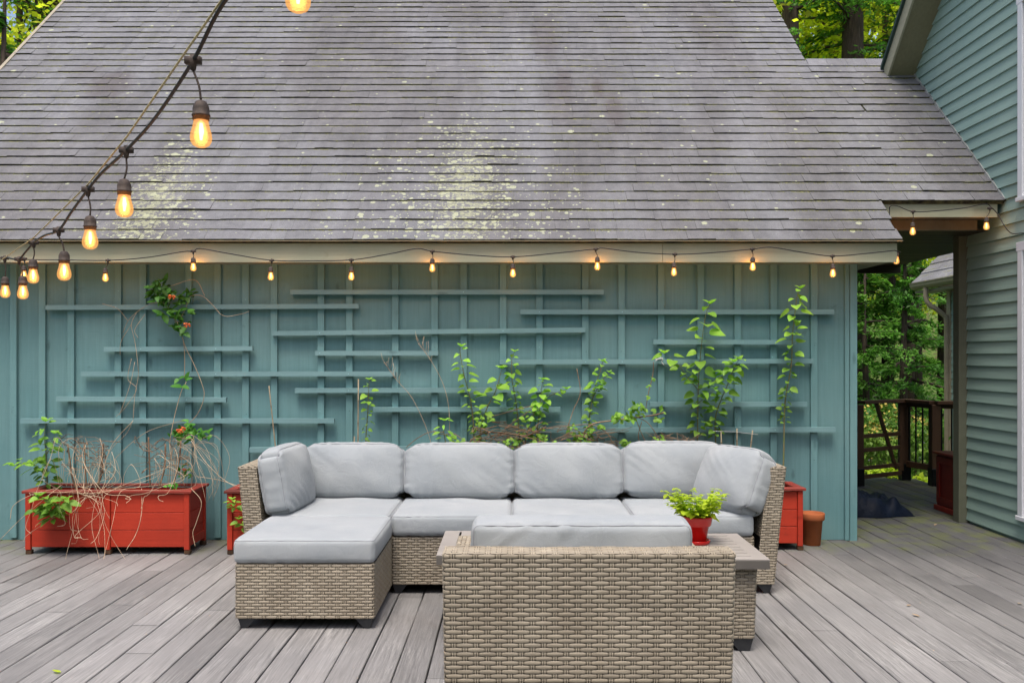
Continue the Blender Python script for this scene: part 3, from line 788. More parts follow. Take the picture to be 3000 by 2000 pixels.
def panel(mb, bk, P, out, zt, zb, th, lean, inset=0.0, tone=1.0, ends=True, zin=None):
    """upright wicker panel: P=(p,q) outer bottom line, out = outward unit vector; leans outward by `lean` at the top"""
    p = np.array([*P[0], 0.]); q = np.array([*P[1], 0.]); o = np.array([*out, 0.])
    zi = ZS if zin is None else zin
    def pt(a, d, z): return a+o*(lean*(z-zb)/(zt-zb))-o*d+np.array([0, 0, z])
    ob = [pt(q, th, zb), pt(q, 0, zb), pt(p, 0, zb), pt(p, th, zb)]; ot = [pt(q, th, zt), pt(q, 0, zt), pt(p, 0, zt), pt(p, th, zt)]
    if np.cross(q-p, o)[2] > 0: pass
    else: ob = ob[::-1]; ot = ot[::-1]
    Sf, L, H = pathS(ob, ot)
    # orient outward
    test = np.cross(Sf(np.array([L/2+.01]), np.array([.1]))-Sf(np.array([L/2-.01]), np.array([.1])), np.array([[0, 0, 1.]]))[0]
    weave(mb, bk, Sf, L, H, flip=np.dot(test, o) < 0, tone0=tone)
    Sf, L, H = quadS(pt(p, th, zi), pt(q, th, zi), pt(q, th, zt), pt(p, th, zt))
    test = np.cross(q-p, np.array([0, 0, 1.])); weave(mb, bk, Sf, L, H, flip=np.dot(test, -o) < 0, tone0=tone)
    Sf, L, H = quadS(pt(p, -.0, zt+.001), pt(q, -.0, zt+.001), pt(q, th, zt+.001), pt(p, th, zt+.001))
    test = np.cross(q-p, -o); weave(mb, bk, Sf, L, H, flip=test[2] < 0, tone0=tone, rowp=.0185)
    e = (q-p)/np.linalg.norm(q-p)*.008
    def pb(a, d, z): return pt(a, d, z)
    ring = lambda z: [pb(p+e, .008, z), pb(q-e, .008, z), pb(q-e, th-.008, z), pb(p+e, th-.008, z)]
    bk.hexa(ring(zb+.002)+ring(zt-.006))

def module(name, label, x0, x1, left=False, right=False, group='sectional sofa modules', tone=1.0):
    y0, y1 = 5.79, 6.70
    root = E(name, ((x0+x1)/2, (y0+y1)/2, 0), label, 'sofa section', group)
    mb, bk = MB(), MB()
    seat_base(mb, bk, x0+.003, x1-.003, y0, y1-.02, tone=tone)
    o = mb.build('seat_base', M['wicker'], root, smooth=True); bk.build('inner_frame', M['wickerback'], root)
    mb, bk = MB(), MB()
    panel(mb, bk, ((x0+.004, y1), (x1-.004, y1)), (0, 1), .775, ZB, .12, .05, tone=tone)
    mb.build('backrest', M['wicker'], root, smooth=True); bk.build('backrest_core', M['wickerback'], root)
    for flag, xe, ou in ((left, x0, -1), (right, x1, 1)):
        if flag:
            mb, bk = MB(), MB()
            panel(mb, bk, ((xe+ou*.125, y0), (xe+ou*.125, y1)), (ou, 0), .795, ZB, .12, .075, tone=tone*1.05)
            mb.build('armrest', M['wicker'], root, smooth=True); bk.build('armrest_core', M['wickerback'], root)
    xa, xb = x0-(.125 if left else 0), x1+(.125 if right else 0)
    for fx, fy, sx, sy in ((xa, y0, 1, 1), (xb, y0, -1, 1), (xa, y1, 1, -1), (xb, y1, -1, -1)): foot(root, fx, fy, sx, sy)
    return root
U = .763
module('sofa_section', 'left end wicker sofa section with arm behind the ottoman', -2*U, -U, left=True)
module('sofa_section', 'armless wicker sofa section just right of the ottoman', -U, 0, tone=.93)
module('sofa_section', 'armless wicker sofa section behind the foreground chair', 0, U, tone=.95)
module('sofa_section', 'right end wicker sofa section with arm next to the terracotta pot', U, 2*U, right=True)

# ottoman
OT = E('ottoman', (-1.135, 5.4, 0), 'low square wicker ottoman with charcoal feet in front of the sofa left end', 'ottoman')
mb, bk = MB(), MB(); seat_base(mb, bk, -1.515, -.755, 5.04, 5.77, tone=1.05); 
mb.build('body', M['wicker'], OT, smooth=True); bk.build('inner_frame', M['wickerback'], OT)
for fx, fy, sx, sy in ((-1.515, 5.04, 1, 1), (-.755, 5.04, -1, 1), (-1.515, 5.77, 1, -1), (-.755, 5.77, -1, -1)): foot(OT, fx, fy, sx, sy)

# foreground chair seen from behind
CH = E('wicker_armchair', (.275, 3.7, 0), 'large woven wicker armchair in the foreground seen from behind', 'armchair')
cx0, cx1, cy0, cy1 = -.235, .775, 3.27, 4.13
mb, bk = MB(), MB()
def chair_ring(z):
    f = (z-ZB)/(.805-ZB); s = .008*f+.0; l = .05*f
    return s, l
s, l = chair_ring(.805)
bot = [(cx0, cy1, ZB), (cx0, cy0, ZB), (cx1, cy0, ZB), (cx1, cy1, ZB)]; 
# back panel: outer face wraps a little round both sides
th = .13
bo = [(cx0, cy0+th, ZB), (cx0, cy0, ZB), (cx1, cy0, ZB), (cx1, cy0+th, ZB)]
to = [(cx0-s, cy0+th-l, .805), (cx0-s, cy0-l, .805), (cx1+s, cy0-l, .805), (cx1+s, cy0+th-l, .805)]
Sf, L, H = pathS(bo, to, .016); weave(mb, bk, Sf, L, H, rowp=.0160, colp=.0398)
Sf, L, H = quadS((cx0-s, cy0-l, .806), (cx1+s, cy0-l, .806), (cx1+s, cy0+th-l, .806), (cx0-s, cy0+th-l, .806)); weave(mb, bk, Sf, L, H, rowp=.0195, tone0=1.1)  # top face toned up to stand for sky gloss
Sf, L, H = quadS((cx0+.1, cy0+th, ZS), (cx1-.1, cy0+th, ZS), (cx1-.1, cy0+th-l, .805), (cx0+.1, cy0+th-l, .805)); weave(mb, bk, Sf, L, H, flip=True)
bk.hexa([(cx0+.008, cy0+.008, ZB), (cx1-.008, cy0+.008, ZB), (cx1-.008, cy0+th-.008, ZB), (cx0+.008, cy0+th-.008, ZB),
         (cx0-s+.008, cy0-l+.008, .798), (cx1+s-.008, cy0-l+.008, .798), (cx1+s-.008, cy0+th-l-.008, .798), (cx0-s+.008, cy0+th-l-.008, .798)])
mb.build('backrest', M['wicker'], CH, smooth=True); bk.build('backrest_core', M['wickerback'], CH)
for xe, ou in ((cx0, -1), (cx1, 1)):
    mb, bk = MB(), MB(); panel(mb, bk, ((xe, cy0+th+.004), (xe, cy1)), (ou, 0), .69, ZB, .115, .004, tone=1.05)
    mb.build('armrest', M['wicker'], CH, smooth=True); bk.build('armrest_core', M['wickerback'], CH)
mb, bk = MB(), MB(); seat_base(mb, bk, cx0+.12, cx1-.12, cy0+th+.005, cy1-.01)
Sf, L, H = quadS((cx1-.12, cy1, ZB), (cx0+.12, cy1, ZB), (cx0+.12, cy1, ZS), (cx1-.12, cy1, ZS)); weave(mb, bk, Sf, L, H)
mb.build('seat_base', M['wicker'], CH, smooth=True); bk.build('inner_frame', M['wickerback'], CH)
for fx, fy, sx, sy in ((cx0, cy0, 1, 1), (cx1, cy0, -1, 1), (cx0, cy1, 1, -1), (cx1, cy1, -1, -1)): foot(CH, fx, fy, sx, sy)

# ------------------------------------------------------------------ cushions
def cushion(label, w_, d_, h_, loc, rot=(0, 0, 0), puff=.10, seed=0, wr=.004, group=None, name='cushion', r=.035, soft=.0, crown=0.0, piping=True, tone=1.0):
    """w x d plan, h thick; local z is thickness; made as rounded cube, puffed, with pucker wrinkles along its seams"""
    rs = np.random.default_rng(seed); nx, ny, nz = 64, 50, 12
    vs = []; fs = []; idx = {}
    def vid(i, j, k):
        key = (i, j, k)
        if key not in idx: idx[key] = len(vs); vs.append(key)
        return idx[key]
    for i in range(nx):
        for j in range(ny):
            fs.append((vid(i, j, nz), vid(i+1, j, nz), vid(i+1, j+1, nz), vid(i, j+1, nz))); fs.append((vid(i, j, 0), vid(i, j+1, 0), vid(i+1, j+1, 0), vid(i+1, j, 0)))
    for i in range(nx):
        for k in range(nz):
            fs.append((vid(i, 0, k), vid(i+1, 0, k), vid(i+1, 0, k+1), vid(i, 0, k+1))); fs.append((vid(i, ny, k), vid(i, ny, k+1), vid(i+1, ny, k+1), vid(i+1, ny, k)))
    for j in range(ny):
        for k in range(nz):
            fs.append((vid(0, j, k), vid(0, j, k+1), vid(0, j+1, k+1), vid(0, j+1, k))); fs.append((vid(nx, j, k), vid(nx, j+1, k), vid(nx, j+1, k+1), vid(nx, j, k+1)))
    K = np.array(vs, float)
    def sp(t): return np.sign(t)*(1-(1-np.abs(t))**1.5)      # denser near edges
    P = np.stack([sp(K[:, 0]/nx*2-1), sp(K[:, 1]/ny*2-1), K[:, 2]/nz*2-1], 1)
    half = np.array([w_, d_, h_])/2; Q = P*half
    rr_ = np.array([r, r, min(r, h_*.36)])
    inner = np.clip(Q, -(half-rr_), half-rr_); dlt = (Q-inner)/rr_
    ln = np.linalg.norm(dlt, axis=1); mx = np.abs(dlt).max(1)
    sc = np.where(ln > 1e-6, mx/np.maximum(ln, 1e-6), 1)
    Q = inner+dlt*sc[:, None]*rr_
    u, v, t = P[:, 0], P[:, 1], P[:, 2]
    bul = (1-np.abs(u)**2.6)*(1-np.abs(v)**2.6)
    Q[:, 2] += np.sign(t)*np.abs(t)**2*puff*h_*bul
    side = 1-t*t*.9
    Q[:, 0] += np.sign(u)*np.abs(u)**6*.010*side*(1-v**4)-soft*np.sign(u)*np.abs(u)**4*np.abs(v)**6*.05
    Q[:, 1] += np.sign(v)*np.abs(v)**6*.010*side*(1-u**4)-soft*np.sign(v)*np.abs(v)**4*np.abs(u)**6*.05
    ex = (1-np.abs(u))*w_/2; ey = (1-np.abs(v))*d_/2
    def n1(a, s):
        out = np.zeros_like(a)
        for q in range(7): out += np.sin(a*rs.uniform(25, 130)+rs.uniform(0, 6.3))*rs.uniform(.4, 1)
        return out/3.2
    X, Y_ = u*w_/2, v*d_/2
    m1 = np.clip(np.sin(Y_*rs.uniform(9, 14)+seed)*.6+.5, .1, 1); m2 = np.clip(np.sin(X*rs.uniform(6, 10)+seed*2)*.6+.5, .1, 1)
    wv = wr*(n1(Y_+.06*ex, 0)*np.exp(-(ex/.038)**1.3)*m1*(ex > -1)+n1(X+.06*ey, 1)*np.exp(-(ey/.038)**1.3)*m2)
    wv *= np.clip(np.minimum(1, (ex+ey)*30), .2, 1)
    wide = .0035*(np.sin(X*7+Y_*5+seed)+np.sin(X*13-Y_*9+seed*1.7)+.7*np.sin(X*19+Y_*23+seed))*bul
    cr = wr*.9*n1((X*.6+Y_*.8), 2)*np.clip(np.sin(X*5+seed*3)*np.sin(Y_*6+seed), 0, 1)*.5
    Q[:, 2] += np.sign(t)*(np.abs(t)**3)*(wv)+np.sign(t)*t*t*(wide+cr)
    Q[:, 0] += np.sign(u)*np.where(np.abs(u) > .98, wr*.3*n1(Y_, 3)*(1-t*t), 0)
    Q[:, 1] += np.sign(v)*np.where(np.abs(v) > .98, wr*.3*n1(X, 4)*(1-t*t), 0)
    Q[:, 1] += crown*np.where(v > 0, v, 0)*(1-u*u)*.5
    b = MB(); b.add(Q, fs, tone)
    o = b.build(name, M['cushion'], None, smooth=True)
    tag(o, label, 'cushion', group)
    o.location = loc; o.rotation_euler = [R(a) for a in rot]
    if piping:
        pb = MB()
        for sg in (1, -1):
            sel = []
            n = 40; hx, hy = w_/2-.006+.002, d_/2-.006+.002; rc = r*.8
            pts = []
            for (cx, cy, a0) in ((hx-rc, hy-rc, 0), (-hx+rc, hy-rc, 90), (-hx+rc, -hy+rc, 180), (hx-rc, -hy+rc, 270)):
                for q in range(5):
                    a = R(a0+q*22.5); pts.append((cx+rc*math.cos(a), cy+rc*math.sin(a)))
            pts.append(pts[0]); full = []
            for a, c in zip(pts[:-1], pts[1:]):
                ns = max(1, int(math.dist(a, c)/.025))
                for q in range(ns): full.append((a[0]+(c[0]-a[0])*q/ns, a[1]+(c[1]-a[1])*q/ns))
            full.append(full[0])
            # snap each seam point to the nearest surface vertex at the rim
            zr_ = h_/2-min(r, h_*.36)*.34
            top = Q[(np.sign(t) == sg) | (np.abs(t) < 1e-6)]
            out = []
            for px, py in full:
                dd = (top[:, 0]-px)**2+(top[:, 1]-py)**2+(top[:, 2]-sg*zr_)**2
                q = top[np.argsort(dd)[:3]].mean(0); out.append((q[0], q[1], q[2]))
            out = np.array(out); out[1:-1] = (out[:-2]+2*out[1:-1]+out[2:])/4
            out *= 1.002
            pb.tube(out.tolist(), .0024, 5, cap=False)
        p = pb.build('piping', M['piping'], None, smooth=True); p.parent = o
    return o
cy = (5.775+6.56)/2; dd = 6.56-5.775
for i, lab in enumerate(('grey seat cushion on the left end sofa section behind the ottoman', 'grey seat cushion right beside the ottoman',
                         'grey seat cushion behind the foreground armchair cushion', 'grey seat cushion under the slumped right hand cushion')):
    cushion(lab, U-.012, dd, .135, (-1.5*U+i*U, cy, ZS+.074), puff=.10, seed=i+1, wr=.005, group='sofa seat cushions', r=.03)
cushion('thick pale grey cushion on top of the wicker ottoman', .775, .74, .135, (-1.137, 5.40, ZS+.0715), puff=.06, seed=11, wr=.005, r=.03)
bl = ('grey back cushion in the left corner of the sofa', 'grey back cushion second from the left corner of the sofa', 'grey back cushion in the middle behind the foreground chair', 'grey back cushion next to the slumped right hand cushion')
for i, lab in enumerate(bl):
    w_ = (.72, .765, .765, .73)[i]
    x = -1.5*U+i*U+(.03, .015, .015, -.01)[i]; z = .695+(.012 if i == 3 else 0)
    cushion(lab, w_, .385, .155, (x, 6.485+(.02 if i == 0 else 0), z-.012), (79+random.uniform(-1, 1), 0, random.uniform(-1, 1)), puff=.32, seed=20+i, wr=.009, group='sofa back cushions', r=.04, soft=.6)
cushion('grey cushion standing against the left wicker arm of the sofa', .62, .43, .15, (-1.475, 6.06, .69), (80, 0, 86), puff=.35, seed=31, wr=.0075, r=.04, soft=.7)
cushion('grey cushion slumped against the right wicker arm of the sofa', .56, .43, .15, (1.445, 6.02, .685), (66, 0, -62), puff=.45, seed=32, wr=.006, r=.04, soft=.8)
cushion('long grey back cushion of the foreground armchair', .80, .46, .14, (.255, 3.43, .665), (84, 0, 180), puff=.12, seed=41, wr=.008, r=.03, name='cushion')
cushion('grey seat cushion of the foreground armchair', .76, .62, .13, (.27, 3.78, ZS+.072), puff=.1, seed=42, wr=.003, r=.03)

# ------------------------------------------------------------------ two slatted tables
def table(x0, x1, y0, y1, label, along):
    zt = .476; root = E('coffee_table', ((x0+x1)/2, (y0+y1)/2, 0), label, 'table', 'slatted wicker tables between chair and sofa')
    b = MB(); fr = .075
    b.box((x0, y0, zt-.045), (x1, y0+.02, zt-.001), mi=1, bev=.002); b.box((x0, y1-.02, zt-.045), (x1, y1, zt-.001), mi=1, bev=.002)
    b.box((x0, y0+.021, zt-.045), (x0+.02, y1-.021, zt-.001), mi=1, bev=.002); b.box((x1-.02, y0+.021, zt-.045), (x1, y1-.021, zt-.001), mi=1, bev=.002)
    if along == 'x':
        b.box((x0, y0, zt), (x0+fr, y1, zt+.006), bev=.001); b.box((x1-fr*1.0, y0, zt), (x1, y1, zt+.006), bev=.001)
        n = 9; h = (y1-y0)/n
        for i in range(n): b.box((x0+fr-.0005, y0+i*h+(.004 if i else 0), zt+.0001), (x1-fr+.0005, y0+(i+1)*h-(.004 if i < n-1 else 0), zt+.0058), random.gauss(1, .03))
    else:
        b.box((x0, y0, zt), (x1, y0+fr, zt+.006), bev=.001); b.box((x0, y1-fr*.35, zt), (x1, y1, zt+.006), bev=.001)
        n = 9; h = (x1-x0)/n
        for i in range(n): b.box((x0+i*h+(.006 if i else 0), y0+fr-.0005, zt+.0001), (x0+(i+1)*h-(.006 if i < n-1 else 0), y1-fr*.35+.0005, zt+.0058), random.gauss(1, .03))
        b.box((x0+.02, y0+(y1-y0)*.62, zt-.012), (x1-.02, y0+(y1-y0)*.66, zt-.001))
    b.box((x0+.021, y0+.021, zt-.04), (x1-.021, y1-.021, zt-.02), .3, mi=1)
    b.build('tabletop', [M['table'], M['table_edge']], root)
    mb, bk = MB(), MB(); i = .05; r = [(x0+i, y1-i), (x0+i, y0+i), (x1-i, y0+i), (x1-i, y1-i)]; bt = [(p[0]+(.012 if p[0] < (x0+x1)/2 else -.012), p[1]) for p in r]
    Sf, L, H = pathS([(*p, .07) for p in bt], [(*p, zt-.047) for p in r]); weave(mb, bk, Sf, L, H, tone0=.85, rowp=.0175)
    Sf, L, H = quadS((*bt[3], .07), (*bt[0], .07), (*r[0], zt-.047), (*r[3], zt-.047)); weave(mb, bk, Sf, L, H, tone0=.85)
    bk.box((x0+i+.02, y0+i+.02, .072), (x1-i-.02, y1-i-.02, zt-.05))
    mb.build('base', M['wicker'], root, smooth=True); bk.build('inner_frame', M['wickerback'], root)
    for fx, fy, sx, sy in ((x0+i, y0+i, 1, 1), (x1-i, y0+i, -1, 1), (x0+i, y1-i, 1, -1), (x1-i, y1-i, -1, -1)): foot(root, fx+sx*.005, fy, sx, sy, z=.07, w=.13)
table(.47, 1.288, 4.60, 5.27, 'taupe slatted table on wicker base with the red flower pot on it', 'x')
table(-.386, .44, 4.70, 5.35, 'taupe slatted table on wicker base left behind the foreground chair', 'y')

# ------------------------------------------------------------------ pots
PX, PY, PZ = 1.0, 4.99, .4825
PT = E('flower_pot', (PX, PY, PZ), 'glossy red plant pot with saucer holding a lime green herb on the table', 'plant pot')
b = MB(); b.lathe([(0, 0), (.063, 0), (.068, .004), (.074, .020), (.072, .022), (.066, .020), (.062, .008), (0, .008)], (PX, PY, PZ), 40); b.build('saucer', M['redpot'], PT, smooth=True)
b = MB(); b.lathe([(0, .0085), (.047, .0085), (.05, .012), (.066, .095), (.075, .098), (.078, .104), (.085, .142), (.087, .147), (.084, .150), (.078, .147), (.072, .12), (0, .118)], (PX, PY, PZ), 40); b.build('pot', M['redpot'], PT, smooth=True)
b = MB(); b.lathe([(0, .128), (.04, .132), (.074, .126), (.074, .121)], (PX, PY, PZ), 20); b.build('soil', M['soil'], PT)
def herb(root_loc, n, rad, hgt, LL, mat, seed, label=None, parent=None, name='herb'):
    rs = random.Random(seed); b = MB(); st = MB()
    for i in range(n):
        a = rs.uniform(0, 6.28); rr0 = rad*.6*math.sqrt(rs.random()); base = Vector(root_loc)+Vector((rr0*math.cos(a), rr0*math.sin(a), 0))
        hh = hgt*rs.uniform(.25, 1) if i > 2 else hgt*rs.uniform(.9, 1.05); out = Vector((math.cos(a), math.sin(a), 0))*rad*rs.uniform(.2, 1.0)
        pts = [base+out*(t**1.4)+Vector((0, 0, hh*t)) for t in (0, .3, .6, .85, 1)]
        st.tube(pts, [.0022, .002, .0018, .0014, .001], 5)
        for t in (.35, .6, .8, .93, 1):
            p = base+out*(t**1.4)+Vector((0, 0, hh*t)); a0 = rs.uniform(0, 6.28); sz = LL*(1.25-.75*t)*rs.uniform(.7, 1.2)
            for q in range(2 if t < 1 else 3):
                aa = a0+q*(3.14 if t < 1 else 2.1)+rs.uniform(-.4, .4)
                d = Vector((math.cos(aa), math.sin(aa), rs.uniform(-.3, .45)))
                b.leaf(p, d, (0, 0, 1), sz, sz*.72, rs.uniform(.8, 1.25), shape=1, curl=rs.uniform(0, .35))
    return b, st
b, st = herb((PX, PY, PZ+.125), 44, .125, .165, .062, None, 5)
HB = E('herb_plant', (PX, PY, PZ+.125), 'lime green leafy herb growing in the glossy red pot', 'plant')
b.build('leaves', M['basil'], HB, smooth=True); st.build('stem', M['basil'], HB)
TX, TY = 2.375, 7.30
TP = MB(); TP.lathe([(0, 0.002), (.062, .002), (.066, .006), (.082, .2), (.094, .2), (.097, .205), (.099, .25), (.095, .255), (.088, .252), (.078, .19), (.0, .185)], (TX, TY, 0), 36)
tag(TP.build('flower_pot', M['terracotta'], smooth=True, loc=(TX, TY, 0)), 'plain terracotta pot on the deck beside the right red planter', 'plant pot')

# ------------------------------------------------------------------ red planters
def planter(x0, label, seed=0):
    rs = random.Random(seed)
    Wd, y0, y1, H = 1.275, 6.92, 7.34, .482
    if x0 > .5: y0, y1 = 7.06, 7.44
    x1 = x0+Wd
    root = E('planter_box', ((x0+x1)/2, (y0+y1)/2, 0), label, 'planter', 'red wooden planters along the wall')
    for xx in (x0+.02, (x0+x1)/2-.02, x1-.06):
        b = MB(); b.box((xx, y0+.015, .035), (xx+.04, y0+.045, H-.022), rs.gauss(1, .05), bev=.003); b.build('post', M['red'], root)
        b = MB(); b.box((xx, y0+.018, 0.001), (xx+.045, y0+.06, .034), bev=.004); b.build('foot', M['darkfoot'], root)
    for xx in (x0+.02, x1-.06):
        b = MB(); b.box((xx, y1-.045, .035), (xx+.04, y1-.015, H-.022), .9, bev=.003); b.build('post', M['red'], root)
        b = MB(); b.box((xx, y1-.06, 0.001), (xx+.045, y1-.018, .034), bev=.004); b.build('foot', M['darkfoot'], root)
    b = MB(); zs = [.055, .185, .315, H-.024]
    for i in range(3):
        b.box((x0+.062, y0+.028, zs[i]), ((x0+x1)/2-.022, y0+.044, zs[i+1]-.004), rs.gauss(1, .05), bev=.002)
        b.box(((x0+x1)/2+.022, y0+.028, zs[i]), (x1-.062, y0+.044, zs[i+1]-.004), rs.gauss(1, .05), bev=.002)
        for xe in (x0+.034, x1-.046): b.box((xe, y0+.047, zs[i]), (xe+.012, y1-.047, zs[i+1]-.004), rs.gauss(.9, .05), bev=.002)
        b.box((x0+.062, y1-.04, zs[i]), (x1-.062, y1-.025, zs[i+1]-.004), .8)
    b.box((x0+.025, y0+.05, .06), (x0+.033, y1-.05, .12), .9); b.box((x1-.033, y0+.05, .06), (x1-.022, y1-.05, .12), .85)
    b.build('side_boards', M['red'], root)
    b = MB(); rw = .07
    b.box((x0, y0, H-.021), (x1, y0+rw, H), rs.gauss(1, .1), bev=.003); b.box((x0, y1-rw*.7, H-.021), (x1, y1, H), rs.gauss(1, .1), bev=.003)
    b.box((x0, y0+rw+.001, H-.021), (x0+rw, y1-rw*.7-.001, H-.001), 1.1, bev=.003); b.box((x1-rw, y0+rw+.001, H-.021), (x1, y1-rw*.7-.001, H-.001), .9, bev=.003)
    b.build('rim', M['red_dark'], root)
    b = MB(); n = 24; vs = [(x0+.047+(x1-x0-.094)*i/(n-1), y0+.045+(y1-y0-.09)*j/7, H-.055+rs.uniform(-.01, .012)) for i in range(n) for j in range(8)]
    b.add(vs, [(i*8+j, (i+1)*8+j, (i+1)*8+j+1, i*8+j+1) for i in range(n-1) for j in range(7)]); b.build('soil', M['soil'], root)
planter(-3.685, 'leftmost red wooden planter box full of dry vines', 1)
planter(-2.165, 'red wooden planter box half hidden behind the left wicker arm', 2)
planter(-.59, 'red wooden planter box behind the middle of the sofa', 3)
planter(.98, 'red wooden planter box beside the terracotta pot on the right', 4)

# ------------------------------------------------------------------ plants
def curve(pts, n=8):
    """Catmull-Rom through points"""
    P = [Vector(p) for p in pts]; P = [P[0]*2-P[1]]+P+[P[-1]*2-P[-2]]; out = []
    for i in range(1, len(P)-2):
        for k in range(n):
            t = k/n; a, b_, c, d = P[i-1:i+3]
            out.append(.5*((2*b_)+(-a+c)*t+(2*a-5*b_+4*c-d)*t*t+(-a+3*b_-3*c+d)*t**3))
    out.append(P[-2]); return out
def WC(pts, Y, jit=0, rs=random): return [W(p[0], p[1], (p[2] if len(p) > 2 else Y)+rs.uniform(-jit, jit)) for p in pts]

def sapling(label, pts, Y, lv, name='sapling', size=.055, mat='leaf', dens=.035, seed=1, r0=.006, start=.3, shape=1, small_low=.5, wide=.8, spread=1.0, branches=(), group=None, top_tone=1.5, droop=.15):
    """stem through pixel points (at wall-side depth), leaves growing bigger and paler towards the tip"""
    rs = random.Random(seed); st = MB(); lf = MB()
    base = WC(pts, Y); P = curve(base, 8); root = E(name, P[0], label, 'plant', group)
    def run(P, r0, start, dens, size, seed):
        n = len(P); L = sum((P[i+1]-P[i]).length for i in range(n-1))
        st.tube(P, [r0*(1-.75*i/(n-1)) for i in range(n)], 5, rs.uniform(.8, 1.1))
        s = 0; nxt = start*L; a = rs.uniform(0, 6)
        for i in range(n-1):
            seg = (P[i+1]-P[i]).length
            while s+seg > nxt:
                t = (nxt-s)/seg; p = P[i].lerp(P[i+1], t); f = nxt/L
                sz = 1.15*size*(small_low+(1-small_low)*min(1, (f-start)/(1-start)*1.3))*rs.uniform(.75, 1.2)
                if f > .93: sz *= .75
                a += 2.4+rs.uniform(-.4, .4)
                d = Vector((math.cos(a)*1.0, math.sin(a)*.8-.25, rs.uniform(-.25, .5)))
                pet = d.normalized()*sz*.45*spread; st.tube([p, p+pet], [r0*.25, r0*.2], 4, 1)
                tn = rs.uniform(.6, .95)*(1+(top_tone*1.25-1)*max(0, f-.35)/.65)
                up = Vector((rs.uniform(-.4, .4), -.5+rs.uniform(-.5, .4), 1))
                lf.leaf(p+pet, d+Vector((0, 0, -.25)), up, sz, sz*wide*rs.uniform(.85, 1.1), tn, shape=shape, curl=droop+rs.uniform(-.1, .25), fold=rs.uniform(.1, .4))
                nxt += .72*dens*rs.uniform(.6, 1.3)*(.35+1.35*f)
            s += seg
        for q in range(3):
            a = q*2.1+rs.random(); lf.leaf(P[-1], (math.cos(a), math.sin(a)*.6-.3, .6), (0, -.3, 1), size*.7, size*.5, top_tone, shape=shape)
    run(P, r0, start, dens, size, seed)
    for k, (bp, bs) in enumerate(branches): run(curve(WC(bp, Y-.03), 6), r0*.6, .15, dens, size*bs, seed+k+1)
    lf.build('leaves', M[mat], root, smooth=True); st.build('stem', M['greenstem'] if mat != 'leaf_dark' else M['cane'], root, smooth=True)
    return root
YP = 7.28
sapling('tallest leafy sapling in front of the right end of the trellis', [(2293, 1440), (2296, 1330), (2300, 1180), (2318, 1070), (2322, 980), (2335, 870), (2345, 845)], YP, 0, size=.08, seed=2, start=.33, dens=.026, small_low=.42, r0=.0075)
sapling('tall branching sapling with heart shaped leaves behind the sofa right end', [(2045, 1440), (2044, 1250), (2046, 1130), (2052, 1040), (2066, 930), (2080, 890)], YP, 0, size=.10, seed=3, start=.30, dens=.034, small_low=.5,
        branches=[([(2044, 1140), (2010, 1100), (1985, 1065), (1945, 1035)], .8), ([(2048, 1140), (2085, 1120), (2120, 1100), (2150, 1060)], .75), ([(2046, 1180), (2070, 1160), (2095, 1140)], .6)])
sapling('bushy drooping sapling between the two tallest saplings', [(2105, 1430), (2095, 1250), (2105, 1190), (2130, 1130), (2150, 1080), (2165, 1052)], YP, 0, size=.075, seed=4, start=.40, dens=.018, small_low=.6, top_tone=1.2)
sapling('light green sapling with paired oval leaves right of the dry twigs', [(1390, 1430), (1388, 1260), (1378, 1170), (1360, 1100), (1348, 1030), (1352, 1015)], YP, 0, size=.07, seed=5, start=.4, dens=.022, wide=.55, top_tone=1.7)
sapling('sapling with broad leaves leaning right over the second lowest slats', [(1420, 1430), (1405, 1290), (1425, 1200), (1450, 1150), (1465, 1100), (1470, 1080)], YP, 0, size=.085, seed=6, start=.35, dens=.032, small_low=.5)
sapling('slim sapling reaching the middle slats behind the second back cushion', [(1525, 1430), (1522, 1280), (1512, 1180), (1500, 1110), (1500, 1050), (1508, 1030)], YP, 0, size=.06, seed=7, start=.35, dens=.020, small_low=.5)
sapling('slender sapling with round leaves arching to the right', [(1530, 1430), (1540, 1290), (1570, 1200), (1610, 1160), (1660, 1140)], YP, 0, size=.065, seed=8, start=.42, dens=.028)
sapling('short dark leaved sapling above the gap between back cushions', [(1560, 1430), (1570, 1300), (1580, 1210), (1585, 1150), (1590, 1112)], YP, 0, size=.06, seed=9, start=.35, dens=.018, small_low=.6)
sapling('upright sapling with small leaves left of the long cane', [(1720, 1430), (1722, 1290), (1730, 1200), (1745, 1130), (1762, 1075), (1765, 1058)], YP, 0, size=.06, seed=10, start=.35, dens=.018, small_low=.55,
        branches=[([(1735, 1170), (1760, 1120), (1785, 1090)], .7)])
sapling('thin lone sapling beside the bamboo stake behind the left back cushion', [(1068, 1430), (1072, 1290), (1078, 1200), (1080, 1150), (1082, 1112)], YP, 0, size=.05, seed=12, start=.38, dens=.026, small_low=.5)
sapling('pale narrow leaved shoot just above the second back cushion', [(1312, 1430), (1308, 1320), (1300, 1260), (1302, 1232)], YP-.04, 0, size=.075, seed=13, start=.42, dens=.020, wide=.35, top_tone=1.8, shape=0)
sapling('leafy green shoot at the left end of the leftmost planter', [(140, 1440), (138, 1400), (135, 1330), (130, 1280), (135, 1235)], 7.15, 0, size=.09, seed=14, start=.1, dens=.022, wide=.5, shape=0, small_low=.8, top_tone=1.4,
        branches=[([(138, 1400), (115, 1370), (80, 1355), (40, 1365)], 1.0), ([(136, 1330), (155, 1300), (160, 1270)], .7)])
sapling('small seedling with jagged leaves on the front of the leftmost planter', [(150, 1500, 6.86), (140, 1470, 6.83), (118, 1452, 6.80)], 6.84, 0, size=.075, seed=15, start=0, dens=.012, wide=.62, small_low=.9, r0=.003,
        branches=[([(110, 1490), (105, 1500)], .8)], top_tone=1.1, name='seedling')
